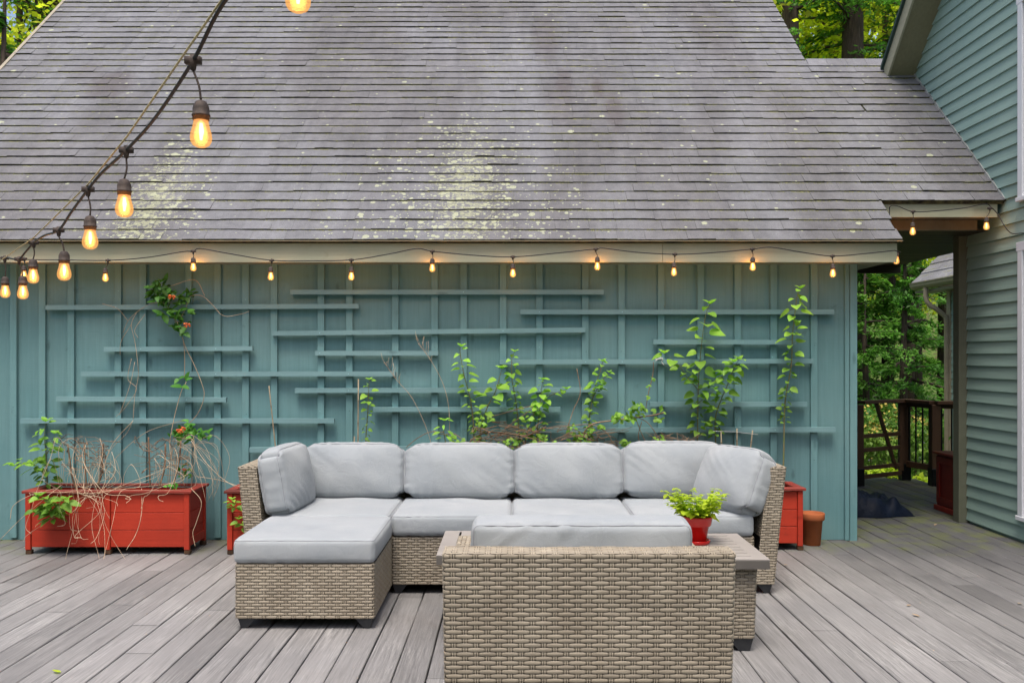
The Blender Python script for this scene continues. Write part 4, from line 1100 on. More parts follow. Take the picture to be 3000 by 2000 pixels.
sapling('second seedling hanging over the front of the leftmost planter', [(155, 1520, 6.86), (165, 1480, 6.83), (195, 1462, 6.82)], 6.84, 0, size=.075, seed=16, start=0, dens=.012, wide=.62, small_low=.9, r0=.003, top_tone=1.1, name='seedling')
sapling('tiny bright seedling on the half hidden red planter', [(690, 1490, 6.9), (684, 1475, 6.88), (680, 1462, 6.87)], 6.88, 0, size=.05, seed=17, start=0, dens=.012, wide=.6, r0=.002, small_low=.9, name='seedling')
sapling('tiny bright seedling low beside the ottoman cushion', [(712, 1545, 6.9), (706, 1528, 6.88), (700, 1520, 6.87)], 6.88, 0, size=.05, seed=18, start=0, dens=.012, wide=.6, r0=.002, small_low=.9, name='seedling')

# honeysuckle on the left trellis
def leafcloud(lf, px, py, rx, ry, n, Y, size, rs, tone=(.6, 1.2), wide=.6, shape=1, dy=.06):
    for i in range(n):
        a = rs.uniform(0, 6.28); r = math.sqrt(rs.random()); p = W(px+rx*r*math.cos(a), py+ry*r*math.sin(a), Y+rs.uniform(-dy, dy))
        aa = rs.uniform(0, 6.28); d = Vector((math.cos(aa), -.3+rs.uniform(-.4, .3), math.sin(aa)*.6))
        sz = size*rs.uniform(.6, 1.2); lf.leaf(p, d, (rs.uniform(-.4, .4), -.7, .8), sz, sz*wide, rs.uniform(*tone), shape=shape, curl=rs.uniform(0, .3))
def trumpet(b, p, rs, L=.04):
    for i in range(9):
        a = rs.uniform(0, 6.28); d = Vector((math.cos(a)*.8, -.5, math.sin(a)*.5-.5)).normalized(); q = p+d*L
        b.tube([p, p+d*L*.6, q], [.002, .003, .006], 5, rs.uniform(.8, 1.3))
HN = E('honeysuckle_vine', W(545, 1425, 7.2), 'honeysuckle vine with orange flowers climbing the left trellis', 'climbing plant')
rs = random.Random(21); st = MB(); lf = MB(); fl = MB()
stems = [[(545, 1430), (500, 1330), (505, 1250), (530, 1150), (545, 1120), (552, 1090)], [(545, 1250), (580, 1210), (598, 1160), (590, 1120), (565, 1060), (545, 1020), (525, 960), (510, 920)],
         [(540, 1110), (541, 1040), (535, 990), (520, 960), (500, 910), (470, 880)], [(520, 950), (545, 900), (555, 870), (590, 866), (620, 890), (655, 925), (705, 920), (730, 912)],
         [(480, 885), (440, 890), (400, 915), (375, 940), (360, 975)], [(400, 915), (385, 950), (395, 1000), (402, 1050), (405, 1100), (395, 1160), (390, 1230)],
         [(390, 1230), (370, 1270), (330, 1310), (300, 1370), (280, 1430)], [(375, 940), (345, 905), (300, 890)], [(385, 950), (355, 1000), (352, 1040)], [(395, 1060), (380, 1130), (350, 1215)],
         [(600, 866), (570, 820), (500, 838)], [(425, 920), (395, 965), (405, 990)], [(385, 1050), (375, 1110), (400, 1140), (365, 1195), (340, 1220)]]
for k, s_ in enumerate(stems):
    st.tube(curve(WC(s_, 7.38 if k > 1 else 7.34, .015, rs), 8), .0028 if k < 3 else .0018, 5, rs.uniform(.9, 1.5))
leafcloud(lf, 470, 860, 42, 26, 70, 7.36, .06, rs, (.5, 1.3)); leafcloud(lf, 545, 862, 22, 12, 12, 7.36, .06, rs); leafcloud(lf, 515, 880, 45, 18, 26, 7.38, .055, rs, (.45, .9))
leafcloud(lf, 505, 918, 32, 16, 16, 7.37, .075, rs, (.7, 1.2)); leafcloud(lf, 530, 950, 22, 22, 14, 7.37, .07, rs, (.7, 1.2)); leafcloud(lf, 553, 918, 10, 10, 4, 7.35, .06, rs); leafcloud(lf, 475, 825, 15, 14, 8, 7.36, .05, rs)
leafcloud(lf, 532, 972, 12, 8, 4, 7.37, .06, rs)
for p in ((520, 1108), (548, 1112), (530, 1130)): leafcloud(lf, *p, 5, 4, 2, 7.33, .08, rs, (1.2, 1.6), .6)
leafcloud(lf, 545, 1275, 50, 22, 60, 7.25, .05, rs, (.9, 1.7)); leafcloud(lf, 600, 1272, 30, 8, 14, 7.25, .05, rs, (1, 1.7)); leafcloud(lf, 545, 1245, 12, 16, 8, 7.24, .05, rs, (1.2, 2))
leafcloud(lf, 545, 1380, 22, 24, 26, 7.24, .04, rs, (.7, 1.6)); leafcloud(lf, 505, 1424, 18, 4, 8, 7.1, .04, rs, (1.8, 2.4))
for p in ((505, 866), (550, 948), (536, 1250), (530, 1256), (540, 1372)): trumpet(fl, W(*p, 7.30 if p[1] < 1000 else 7.2), rs, .036 if p[1] < 1300 else .018)
lf.build('leaves', M['leaf_dark'], HN, smooth=True); st.build('stem', M['stick'], HN, smooth=True); fl.build('flowers', M['orange'], HN, smooth=True)

# dry vine tangles: two knots of twigs and long straws hanging over the planter front
def tangle(label, cx, cy, rx, ry, n, Y, seed, mat='cane', name='dry_vine', extra=()):
    rs = random.Random(seed); st = MB(); rt = E(name, W(cx, cy+ry, Y), label, 'dry plant')
    for i in range(n):
        a0 = rs.uniform(0, 6.28); pts = []; x = cx+rx*rs.uniform(-.9, .9); y = cy+ry*rs.uniform(-.9, .9); dx, dy = rs.uniform(-1, 1), rs.uniform(-.6, .6)
        m = rs.randint(4, 7)
        for j in range(m):
            pts.append((x, y, Y+rs.uniform(-.09, .09)+.03*math.sin(j)))
            x += dx*rx*.5+rs.uniform(-.25, .25)*rx; y += dy*ry*.45+rs.uniform(-.3, .3)*ry
            if abs(x-cx) > rx: dx = -dx
            if abs(y-cy) > ry: dy = -dy
        st.tube(curve(WC(pts, Y), 6), rs.choice((.0015, .002, .0026)), 4, rs.uniform(.6, 1.5))
    for pts, r in extra: st.tube(curve(WC(pts, Y, .01, rs), 6), r, 5, rs.uniform(.8, 1.2))
    st.build('twigs', M[mat], rt, smooth=True); return rt
tangle('knotted brown twig bundle rising from the left half of the leftmost planter', 250, 1330, 62, 45, 34, 7.15, 1,
       extra=[([(225, 1440), (212, 1400), (205, 1350), (198, 1300)], .006), ([(255, 1440), (250, 1380), (247, 1302)], .006), ([(275, 1440), (298, 1390), (300, 1340), (302, 1300)], .007), ([(290, 1440), (300, 1300)], .003)])
tangle('knotted brown twig bundle rising from the right half of the leftmost planter', 475, 1330, 60, 45, 30, 7.15, 2,
       extra=[([(440, 1430), (438, 1360), (435, 1280)], .006), ([(465, 1430), (482, 1370), (485, 1300)], .007), ([(505, 1430), (525, 1350), (530, 1290)], .006)])
SV = E('dry_vine', W(300, 1425, 7.0), 'long pale straw like stems cascading over the front of the leftmost planter', 'dry plant')
rs = random.Random(77); st = MB()
for i in range(30):
    x0 = rs.choice((rs.gauss(255, 40), rs.gauss(300, 30), rs.gauss(480, 60))); y0 = rs.uniform(1300, 1400); top = y0-rs.uniform(0, 40); sd = rs.choice((-1, 1)) if x0 < 420 else 1
    xr = x0+sd*rs.uniform(10, 60); fallx = rs.gauss(280, 45) if x0 < 400 else rs.gauss(330, 110)
    if rs.random() < .22: fallx = rs.uniform(20, 200)
    yl = rs.uniform(1500, 1655) if rs.random() < .7 else rs.uniform(1440, 1500)
    m1 = (fallx+x0)/2+rs.uniform(-30, 30)
    pts = [(x0, 1425, 7.1), (x0+rs.uniform(-15, 15), y0, 7.08), ((x0+xr)/2, top, 7.02), (xr, y0+30, 6.96), (m1, 1440, 6.88), ((fallx+m1)/2+rs.uniform(-25, 25), (1440+yl)/2, 6.84), (fallx, yl, 6.80), (fallx+rs.uniform(-30, 30), min(1665, yl+rs.uniform(0, 25)), 6.78)]
    st.tube(curve(WC(pts, 7), 6), rs.choice((.0009, .0012, .0015)), 4, rs.uniform(1.1, 2.2))
for i in range(15):
    x0 = rs.uniform(480, 560); pts = [(x0, 1425, 7.12), (x0+10, 1320, 7.1), (x0+rs.uniform(20, 80), rs.uniform(1270, 1320), 7.05)]
    x1 = pts[-1][0]+rs.uniform(10, 90); pts += [(x1, rs.uniform(1320, 1400), 7.0), (x1+rs.uniform(-40, 30), rs.uniform(1400, 1470), 6.98)]
    st.tube(curve(WC(pts, 7), 6), .0012, 4, rs.uniform(.9, 1.6))
for pts in ([(390, 1232, 7.1), (330, 1300, 7.1), (300, 1380, 7.05)], [(540, 1230, 7.2), (430, 1265, 7.15), (350, 1330, 7.1), (290, 1400, 7.05)], [(560, 1430, 6.95), (590, 1470, 6.9), (575, 1530, 6.9), (565, 1560, 6.9), (572, 1600, 6.88)],
            [(560, 1290, 7.1), (600, 1350, 7.05), (650, 1400, 7.0), (690, 1425, 6.95)], [(575, 1395, 7.1), (640, 1405, 7.05), (700, 1424, 7.0)], [(0, 1580, 6.9), (60, 1520, 6.88), (130, 1460, 6.86), (180, 1420, 6.95)],
            [(30, 1520, 6.9), (40, 1480, 6.9), (90, 1450, 6.9), (160, 1430, 6.95)], [(415, 1430, 7.0), (415, 1500, 6.86), (400, 1560, 6.85), (370, 1610, 6.82)]):
    st.tube(curve(WC(pts, 7), 8), .0022, 4, rs.uniform(1, 1.6))
st.build('twigs', M['stick'], SV, smooth=True)

# rambling brown canes with leaves behind the sofa
RV = E('rambling_vine', W(1690, 1430, 7.22), 'rambling brown vine canes with small leaves behind the middle of the sofa', 'climbing plant')
rs = random.Random(5); st = MB(); lf = MB()
main = [[(1690, 1330), (1700, 1290), (1730, 1245), (1790, 1232), (1870, 1222), (1920, 1215), (1945, 1208)], [(1270, 1262), (1300, 1272), (1330, 1270), (1360, 1290), (1400, 1310)],
        [(1600, 1255), (1680, 1245), (1740, 1245), (1780, 1270), (1800, 1300), (1850, 1310)], [(1370, 1300), (1400, 1275), (1450, 1265), (1540, 1275), (1600, 1250)],
        [(1870, 1222), (1900, 1240), (1925, 1275), (1940, 1300)], [(1860, 1220), (1880, 1270), (1900, 1310)], [(1880, 1235), (1870, 1280), (1885, 1310)], [(1890, 1210), (1900, 1150), (1912, 1100), (1915, 1060)],
        [(1690, 1080), (1700, 1150), (1680, 1200), (1665, 1245)], [(1190, 1310), (1220, 1285), (1260, 1265), (1300, 1266)], [(1415, 1310), (1500, 1240), (1560, 1190), (1440, 1220)], [(1800, 1300), (1830, 1330), (1850, 1345)]]
for k, s_ in enumerate(main): st.tube(curve(WC(s_, 7.22, .02, rs), 7), .0055 if k in (0, 3) else .003, 5, rs.uniform(.8, 1.4))
for i in range(70):
    x = rs.uniform(1380, 1790); y = rs.uniform(1250, 1310); pts = [(x, y, 7.2+rs.uniform(-.1, .1))]
    for j in range(4): x += rs.uniform(-55, 55); y += rs.uniform(-16, 18); pts.append((x, max(1235, y), 7.2+rs.uniform(-.1, .1)))
    st.tube(curve(WC(pts, 7.2), 5), rs.choice((.0014, .002, .0026)), 4, rs.uniform(.6, 1.6))
for i in range(30):
    x = rs.uniform(1930, 2040); pts = [(x, 1310+rs.uniform(0, 20)), (x+rs.uniform(-30, 30), 1290), (x+rs.uniform(-50, 50), 1275+rs.uniform(-10, 25))]; st.tube(curve(WC(pts, 7.2, .05, rs), 4), .0016, 4, rs.uniform(.8, 1.6))
for px, py, rx, ry, n in ((1815, 1225, 22, 14, 22), (1870, 1200, 25, 22, 34), (1840, 1225, 18, 12, 14), (1930, 1205, 14, 7, 7), (1925, 1232, 14, 8, 8), (1700, 1280, 28, 14, 22), (1725, 1300, 22, 9, 14), (1675, 1255, 10, 8, 6), (1590, 1290, 20, 14, 14),
                          (1500, 1300, 24, 12, 18), (1670, 1300, 10, 8, 6), (1765, 1250, 14, 8, 7), (1830, 1295, 14, 10, 8), (1935, 1290, 14, 8, 8), (1545, 1225, 10, 10, 5), (1340, 1290, 22, 12, 14), (1380, 1305, 26, 6, 8), (1420, 1230, 18, 14, 14),
                          (1620, 1300, 16, 8, 8), (1912, 1110, 6, 5, 3), (1905, 1165, 7, 5, 3), (1900, 1130, 5, 4, 2), (1730, 1255, 10, 6, 5), (1455, 1310, 18, 6, 8)):
    leafcloud(lf, px, py, rx, ry, n, 7.2, .042, rs, (.7, 1.5), .75)
lf.build('leaves', M['leaf'], RV, smooth=True); st.build('stem', M['cane'], RV, smooth=True)
# dry weed stalks with feathery heads
def weed(label, pts, Y, seed):
    rs = random.Random(seed); st = MB(); P = curve(WC(pts, Y), 8); st.tube(P, .0022, 4, 1.2)
    for i in range(14):
        p = P[-1-rs.randint(0, 10)]; d = Vector((rs.uniform(-.6, .3), rs.uniform(-.3, .3), 1)).normalized(); l = rs.uniform(.03, .11)
        st.tube([p, p+d*l*.5+Vector((rs.uniform(-.01, .01), 0, 0)), p+d*l], [.0012, .001, .0008], 4, 1.4)
    tag(st.build('weed_stalk', M['stick'], smooth=True, loc=P[0]), label, 'dry plant')
weed('dry weed stalk leaning left with feathery tip above the second back cushion', [(1275, 1360), (1255, 1270), (1210, 1170), (1160, 1110), (1125, 1060)], 7.2, 1)
weed('dry weed stalk with forked tip left of the light green sapling', [(1316, 1350), (1316, 1210), (1300, 1130), (1265, 1060), (1225, 1005)], 7.25, 2)
# bamboo stakes
def stake(label, a, c, Y, r=.006):
    p, q = W(*a, Y), W(*c, Y); b = MB(); n = 5
    pts = [p.lerp(q, i/n) for i in range(n+1)]; b.tube(pts, [r*(1-.3*i/n) for i in range(n+1)], 7, 1.0)
    for i in range(1, n): b.tube([pts[i]-Vector((0, 0, .003)), pts[i]+Vector((0, 0, .003))], r*1.15, 7, .7)
    tag(b.build('bamboo_stake', M['bamboo'], smooth=True, loc=p), label, 'stake', 'bamboo stakes in the planters')
stake('leaning bamboo stake left of the sofa crossing the lowest slats', (820, 1430), (788, 1130), 7.2)
stake('upright bamboo stake beside the thin lone sapling', (1048, 1430), (1050, 1110), 7.15, .0065)
stake('short stub of bamboo behind the left back cushion', (1036, 1430), (1038, 1278), 7.15, .006)
stake('short bamboo stake leftmost of the three above the right back cushion', (2120, 1430), (2112, 1262), 7.25, .007)
stake('short bamboo stake middle of the three above the right back cushion', (2160, 1430), (2159, 1255), 7.22, .007)
stake('short leaning bamboo stake rightmost of the three beside the slumped cushion', (2185, 1430), (2205, 1260), 7.22, .007)
b = MB(); b.tube(WC([(2090, 1262), (2150, 1264), (2220, 1272)], 7.21), .0015, 4); b.tube(WC([(2150, 1315), (2212, 1321)], 7.21), .0015, 4)
tag(b.build('twine', M['twine'], loc=W(2150, 1265, 7.21)), 'thin strings tied across the three short bamboo stakes', 'twine')
b = MB(); b.tube(curve(WC([(1915, 1050), (1930, 1052), (1942, 1052), (1938, 1060), (1945, 1068)], 7.43), 5), .003, 5); b.tube(curve(WC([(1920, 1056), (1935, 1048), (1942, 1050)], 7.42), 5), .004, 5)
tag(b.build('twine', M['twine'], loc=W(1930, 1052, 7.43)), 'small white twine knot on the trellis slat', 'twine')

# ------------------------------------------------------------------ string lights
def lamp(root, conn, center, scale=1.0, power=1.7, tilt=0):
    """socket hanging from the cable at conn, bulb centred at center"""
    conn = Vector(conn); center = Vector(center); D = .048*scale
    up = Vector((0, 0, 1)); sock_bot = center+up*.030*scale; sock_top = sock_bot+up*.042*scale
    b = MB(); d = (sock_top-conn)
    c_dn = conn+Vector((0, 0, -.022*scale))
    b.tube([conn+Vector((0, 0, .012*scale)), conn, c_dn], [.007*scale, .010*scale, .006*scale], 8)
    b.beam(conn+Vector((-.018*scale, 0, .0)), conn+Vector((.018*scale, 0, .0)), .014*scale, .016*scale)
    b.tube(curve([c_dn, c_dn.lerp(sock_top, .5)+Vector((.004, 0, 0)), sock_top], 4), .0028*scale, 6)
    b.lathe([(0, .001), (.006, .001), (.012, -.002), (.0165, -.010), (.0185, -.018), (.0185, -.030), (.0205, -.031), (.0205, -.034), (.0185, -.035), (.018, -.044), (0, -.044)] if scale == 1 else
            [(r_*scale, z_*scale) for r_, z_ in ((0, .001), (.006, .001), (.012, -.002), (.0165, -.010), (.0185, -.018), (.0185, -.030), (.0205, -.031), (.0205, -.034), (.0185, -.035), (.018, -.044), (0, -.044))], sock_top, 14)
    so_ = b.build('lamp_socket', M['socket'], root, smooth=True)
    b = MB(); b.lathe([(r_*scale, z_*scale) for r_, z_ in ((.0145, .032), (.016, .026), (.019, .012), (.0225, .0), (.0240, -.010), (.0228, -.019), (.0185, -.027), (.010, -.032), (0, -.0335))], center, 18)
    b.lathe([(r_*scale, z_*scale) for r_, z_ in ((0, .030), (.009, .022), (.014, .006), (.0165, -.008), (.013, -.020), (0, -.026))], center, 12, mi=1)
    bu = b.build('bulb', [M['bulb'], M['glow']], root, smooth=True)
    b = MB(); b.tube([center+Vector((0, 0, .022*scale)), center+Vector((.001, 0, .004)), center+Vector((0, 0, -.016*scale))], [.0035*scale, .006*scale, .003*scale], 8)
    fi = b.build('filament', M['filament'], root)
    for ch in (bu, fi):
        ch.parent = so_
    ld = bpy.data.lights.new('bulb_light', 'POINT'); ld.energy = power; ld.color = (1, .46, .12); ld.shadow_soft_size = .02
    lo = bpy.data.objects.new('bulb_light', ld); COL.objects.link(lo); lo.location = center-root.location; lo.parent = root
q = 1.2755; YC = 7.17
WS = E('string_light', W(1500, 735, YC), 'string of small glowing bulbs looped along the fascia of the mossy roof', 'string lights')
conns = [(248, 598), (444, 577), (624, 598), (807, 597), (993, 577), (1178, 590), (1368, 572), (1550, 584), (1728, 572), (1912, 588)]
bulbs = [(242, 637), (444, 613), (622, 634), (807, 634), (993, 615), (1178, 627), (1372, 611), (1548, 624), (1729, 612), (1913, 627)]
path = [(-60, 590), (0, 592), (60, 596), (150, 597)]+[conns[0], (340, 591), (420, 578), conns[1], (460, 571), (530, 583), conns[2], (710, 599), conns[3], (890, 584), (957, 571), conns[4], (1085, 586), conns[5], (1280, 581), conns[6], (1385, 570), (1460, 579), conns[7], (1640, 580), conns[8], (1772, 568), (1840, 579), conns[9], (1990, 582), (2055, 575)]
P = curve([W(x*q, y*q, YC) for x, y in path], 4)
P += curve([W(2055*q, 575*q, YC), (3.03, 7.19, CAMH+.80), (3.05, 7.35, CAMH+.84), (3.08, 7.5, CAMH+.92), W(2606, 625, 7.60), W(2609, 604, 7.60), W(2630, 604, 7.60), W(2675, 620, 7.60), W(2740, 618, 7.60), W(2820, 610, 7.60), W(2885, 598, 7.60), W(2905, 608, 7.60), W(2925, 630, 7.58), W(2945, 665, 7.5), W(2965, 684, 7.4), W(3000, 683, 7.25), W(3060, 690, 7.0)], 6)[1:]
b = MB(); b.tube(P, .0042, 6); b.build('cable', M['cable'], WS, smooth=True)
for c, bb in zip(conns, bulbs): lamp(WS, W(c[0]*q, c[1]*q, YC), W(bb[0]*q, bb[1]*q, YC), 1.0)
lamp(WS, W(72, 758, YC), W(70, 805, YC), 1.0)
lamp(WS, W(2675, 620, 7.6), W(2674, 677, 7.6), 1.0, .7); lamp(WS, W(2900, 610, 7.6), W(2890, 662, 7.6), 1.0, .6)
lamp(WS, (3.09, 7.5, CAMH+.90), W(2626, 762, 7.5), 1.0, 1)
FS = E('string_light', W(566, 178, 2.07), 'foreground string of large glowing bulbs running down from the top to the left edge', 'string lights')
fg = [((838, -215), (873, -14), 1.73), ((566, 178), (589, 390), 2.07), ((370, 440), (364, 602), 2.54), ((258, 555), (264, 700), 2.90), ((172, 674), (188, 795), 3.30), ((99, 711), (97, 808), 4.0), ((56, 759), (67, 855), 4.15), ((14, 756), (15, 853), 4.6)]
pts = [(1150, -700, 1.45), (838, -215, 1.73), (655, 10, 1.93), (566, 178, 2.07), (455, 345, 2.32), (370, 440, 2.54), (300, 505, 2.75), (258, 555, 2.90), (210, 620, 3.1), (172, 674, 3.30), (130, 690, 3.6), (99, 711, 4.0), (75, 738, 4.08), (56, 759, 4.15), (35, 758, 4.4), (14, 756, 4.6), (-60, 775, 5.0), (-300, 790, 6.6)]
b = MB(); b.tube(curve([W(*p) for p in pts], 6), .0045, 8); b.build('cable', M['cable'], FS, smooth=True)
for c, bb, Y in fg: lamp(FS, W(*c, Y), W(*bb, Y), 1.0, .8)
b = MB(); b.tube([W(1150, -760, 1.45), W(850, -270, 1.70), W(650, 0, 1.93), W(372, 400, 2.5), W(258, 540, 2.88), W(100, 695, 3.9), W(0, 764, 4.6), W(-300, 800, 6.6)], .0026, 6)
tag(b.build('guide_wire', M['wire'], smooth=True, loc=W(372, 400, 2.5)), 'thin tan guide wire stretched beside the foreground string lights', 'wire')

# ------------------------------------------------------------------ litter on the deck
rs = random.Random(12); b = MB()
lit = [(175, 1975, 1.6), (905+1500, 1654, 0), (2310, 1655, 0), (2995, 1765, 0), (2345, 1785, 1.2), (2658, 1770, 0), (2735, 1540, 0), (2790, 1548, 0)]
leaf_spots = []
for i, (px, py, t) in enumerate([(178, 1972, 1), (2308, 1655, 0), (2990, 1768, 0), (2738, 1540, 0), (2656, 1776, 0), (2695, 1808, 0)]):
    Y = CAMH*F/(py-1040); X = (px-1500)*Y/F; b = MB(); a = rs.uniform(0, 6)
    b.leaf((X, Y, .006), (math.cos(a), math.sin(a), .05), (0, 0, 1), .05 if i != 4 else .03, .025, 1.0, curl=-.1)
    lab = ['small yellow green leaf on the deck at the bottom left', 'tan dry leaf on the deck beside the right sofa arm', 'tan dry leaf on the deck at the right edge below the white trim', 'pale dry leaf on the deck at the foot of the passage post',
           'small brown leaf on the deck in the open floor at right', 'small orange leaf on the deck right of the table'][i]
    tag(b.build('fallen_leaf', M['basil'] if i == 0 else M['stick'], loc=(X, Y, 0)), lab, 'leaf', 'fallen leaves on the deck')

b = MB(); rs = random.Random(31)
for i in range(420):
    x = rs.uniform(-4.2, 4.2); y = rs.uniform(2.4, 7.4) if i % 3 else rs.uniform(6.2, 7.4)
    if rs.random() < .6: x = k0+round((x-k0)/pitch)*pitch+rs.uniform(-.006, .006)
    if -1.6 < x < 1.8 and 4.4 < y < 6.8 or -.3 < x < .85 and 3.2 < y < 4.2: continue
    a = rs.uniform(0, 6.28); L = rs.uniform(.004, .014)
    b.leaf((x, y, .0045), (math.cos(a), math.sin(a), 0), (0, 0, 1), L, L*.5, rs.uniform(.3, 1.6), curl=-.1)
tag(b.build('leaf_litter', M['stick']), 'tiny tan seeds and crumbs scattered in the gaps of the grey deck', 'debris', kind='stuff')

# ------------------------------------------------------------------ trees and shrubs behind
def quads_mesh(name, C, D, N, L, Wd, tone, mat):
    """many leaf faces at once: centres C, directions D, normals N"""
    D = D/np.linalg.norm(D, axis=1, keepdims=True); Sd = np.cross(D, N); Sd /= np.maximum(np.linalg.norm(Sd, axis=1, keepdims=True), 1e-6)
    n = len(C); V = np.stack([C-D*L[:, None]/2, C+Sd*Wd[:, None]/2, C+D*L[:, None]/2, C-Sd*Wd[:, None]/2], 1).reshape(-1, 3)
    me = bpy.data.meshes.new(name); me.vertices.add(4*n); me.vertices.foreach_set('co', V.ravel()); me.loops.add(4*n); me.loops.foreach_set('vertex_index', np.arange(4*n))
    me.polygons.add(n); me.polygons.foreach_set('loop_start', np.arange(n)*4); me.polygons.foreach_set('loop_total', np.full(n, 4)); me.update()
    at = me.attributes.new('tone', 'FLOAT', 'POINT'); at.data.foreach_set('value', np.repeat(tone, 4).astype(np.float32)); me.materials.append(mat); return me
def conifer_meshes(H, zlow, spread, seed, mat, leaves=12000, drop=.25, L0=.13, W0=.05):
    g = np.random.default_rng(seed); st = MB()
    st.tube([(0, 0, -.5), (.02, 0, H*.3), (-.03, .03, H*.65), (0, 0, H)], [H*.019, H*.015, H*.009, .01], 9)
    C = []; nb = int((H-zlow)*5.5)
    per = leaves//nb
    for i in range(nb):
        z = zlow+(H-zlow)*(i+g.random())/nb; f = (z-zlow)/(H-zlow); Lb = spread*(1-f**1.3*.85)*g.uniform(.55, 1.1); az = g.uniform(0, 2*np.pi)
        d = np.array([np.cos(az), np.sin(az), 0]); rise = g.uniform(-.05, .3)
        ts = np.linspace(0, 1, 5); P = np.array([[0, 0, z]])+d*ts[:, None]*Lb+np.array([0, 0, 1])*(rise*ts-drop*ts**2)[:, None]*Lb
        st.tube(P.tolist(), [.035*(1-t)+.006 for t in ts], 4, .8)
        t = g.uniform(.12, 1, per)**.8; lat = g.normal(0, .28, per)*(.3+.9*np.sin(np.pi*np.clip(t, 0, .95)))*Lb*.55
        s = np.array([-d[1], d[0], 0]); nc = 9; cl = g.uniform(.1, 1, (nc)); k = g.integers(0, nc, per); t = np.clip(cl[k]+g.normal(0, .09, per), .08, 1.05)
        cl2 = g.uniform(-.4, .4, nc)*Lb*.7; lat = cl2[k]+g.normal(0, .10, per)*Lb*.5
        p = np.array([0, 0, z])+d*(t*Lb)[:, None]+s*lat[:, None]; p[:, 2] += (rise*t-drop*t**2)*Lb-np.abs(lat)*.25+g.normal(0, .045, per)
        C.append(np.c_[p, np.full(per, az)])
    C = np.concatenate(C); n = len(C); az = C[:, 3]; P = C[:, :3]
    D = np.c_[np.cos(az), np.sin(az), np.full(n, -.2)]+g.normal(0, .45, (n, 3)); N = np.c_[np.zeros(n), np.zeros(n), np.ones(n)]+g.normal(0, .45, (n, 3))
    me = quads_mesh('crown', P, D, N, L0*g.uniform(.6, 1.4, n), W0*g.uniform(.7, 1.4, n), g.uniform(.55, 1.35, n), mat)
    tm = st
    return tm, me
def broad_meshes(H, zlow, rad, seed, mat, leaves=9000, L0=.11):
    g = np.random.default_rng(seed); st = MB()
    st.tube([(0, 0, -.5), (.05, 0, H*.4), (-.1, .1, H*.8), (0, 0, H*.95)], [H*.016, H*.012, H*.006, .01], 8)
    nc = 46; cz = g.uniform(zlow, H, nc); f = (cz-zlow)/(H-zlow); rr = rad*np.sqrt(np.clip(1-(2*f-1)**2*.8, .1, 1))*np.sqrt(g.random(nc)); a = g.uniform(0, 6.28, nc)
    cc = np.c_[rr*np.cos(a), rr*np.sin(a), cz]
    for c in cc[:26]: st.tube([(0, 0, max(.5, c[2]-rad*.6)), (c[0]*.5, c[1]*.5, c[2]-rad*.2), tuple(c)], [.04, .025, .008], 4, .9)
    k = g.integers(0, nc, leaves); P = cc[k]+g.normal(0, 1, (leaves, 3))*np.array([.42, .42, .2])*rad*.42
    me = quads_mesh('crown', P, g.normal(0, 1, (leaves, 3)), np.c_[np.zeros(leaves), np.zeros(leaves), np.ones(leaves)]+g.normal(0, .6, (leaves, 3)), L0*g.uniform(.6, 1.4, leaves), L0*.75*g.uniform(.7, 1.3, leaves), g.uniform(.5, 1.5, leaves), mat)
    return st, me
KIND = {}
for nm, args in (('tall', ('c', 17, 3.6, 3.6, 1, 'hemlock', 15000)), ('tall2', ('c', 19, 5.0, 3.2, 2, 'hemlock', 13000)), ('young', ('c', 5.2, .1, 1.9, 3, 'hemlock', 9000)), ('maple', ('b', 13, 2.2, 3.4, 4, 'maple', 12000)), ('maple2', ('b', 16, 5, 3.2, 5, 'maple', 11000))):
    t_, a_ = args[0], args[1:]
    if t_ == 'c': tm, me = conifer_meshes(a_[0], a_[1], a_[2], a_[3], M[a_[4]], a_[5], L0=.14 if a_[0] > 6 else .11, W0=.055 if a_[0] > 6 else .04)
    else: tm, me = broad_meshes(a_[0], a_[1], a_[2], a_[3], M[a_[4]], a_[5], L0=.15)
    KIND[nm] = (tm, me, None)
TMESH = {}
def tree(kind, x, y, rot, sc, label, group=None):
    tm, me, _ = KIND[kind]
    name = {'tall': 'hemlock_tree', 'tall2': 'hemlock_tree', 'young': 'young_hemlock', 'maple': 'maple_tree', 'maple2': 'maple_tree'}[kind]
    r = E(name, (0, 0, 0), label, 'tree', group)
    if kind not in TMESH:
        o = tm.build('trunk', M['bark'], r, smooth=True); TMESH[kind] = o.data
    else:
        o = bpy.data.objects.new('trunk', TMESH[kind]); COL.objects.link(o); o.parent = r
    c = bpy.data.objects.new('crown', me); COL.objects.link(c); c.parent = r
    r.location = (x, y, -.4); r.rotation_euler = (0, 0, rot); r.scale = (sc, sc, sc); return r
GT_ = 'forest trees behind the buildings'
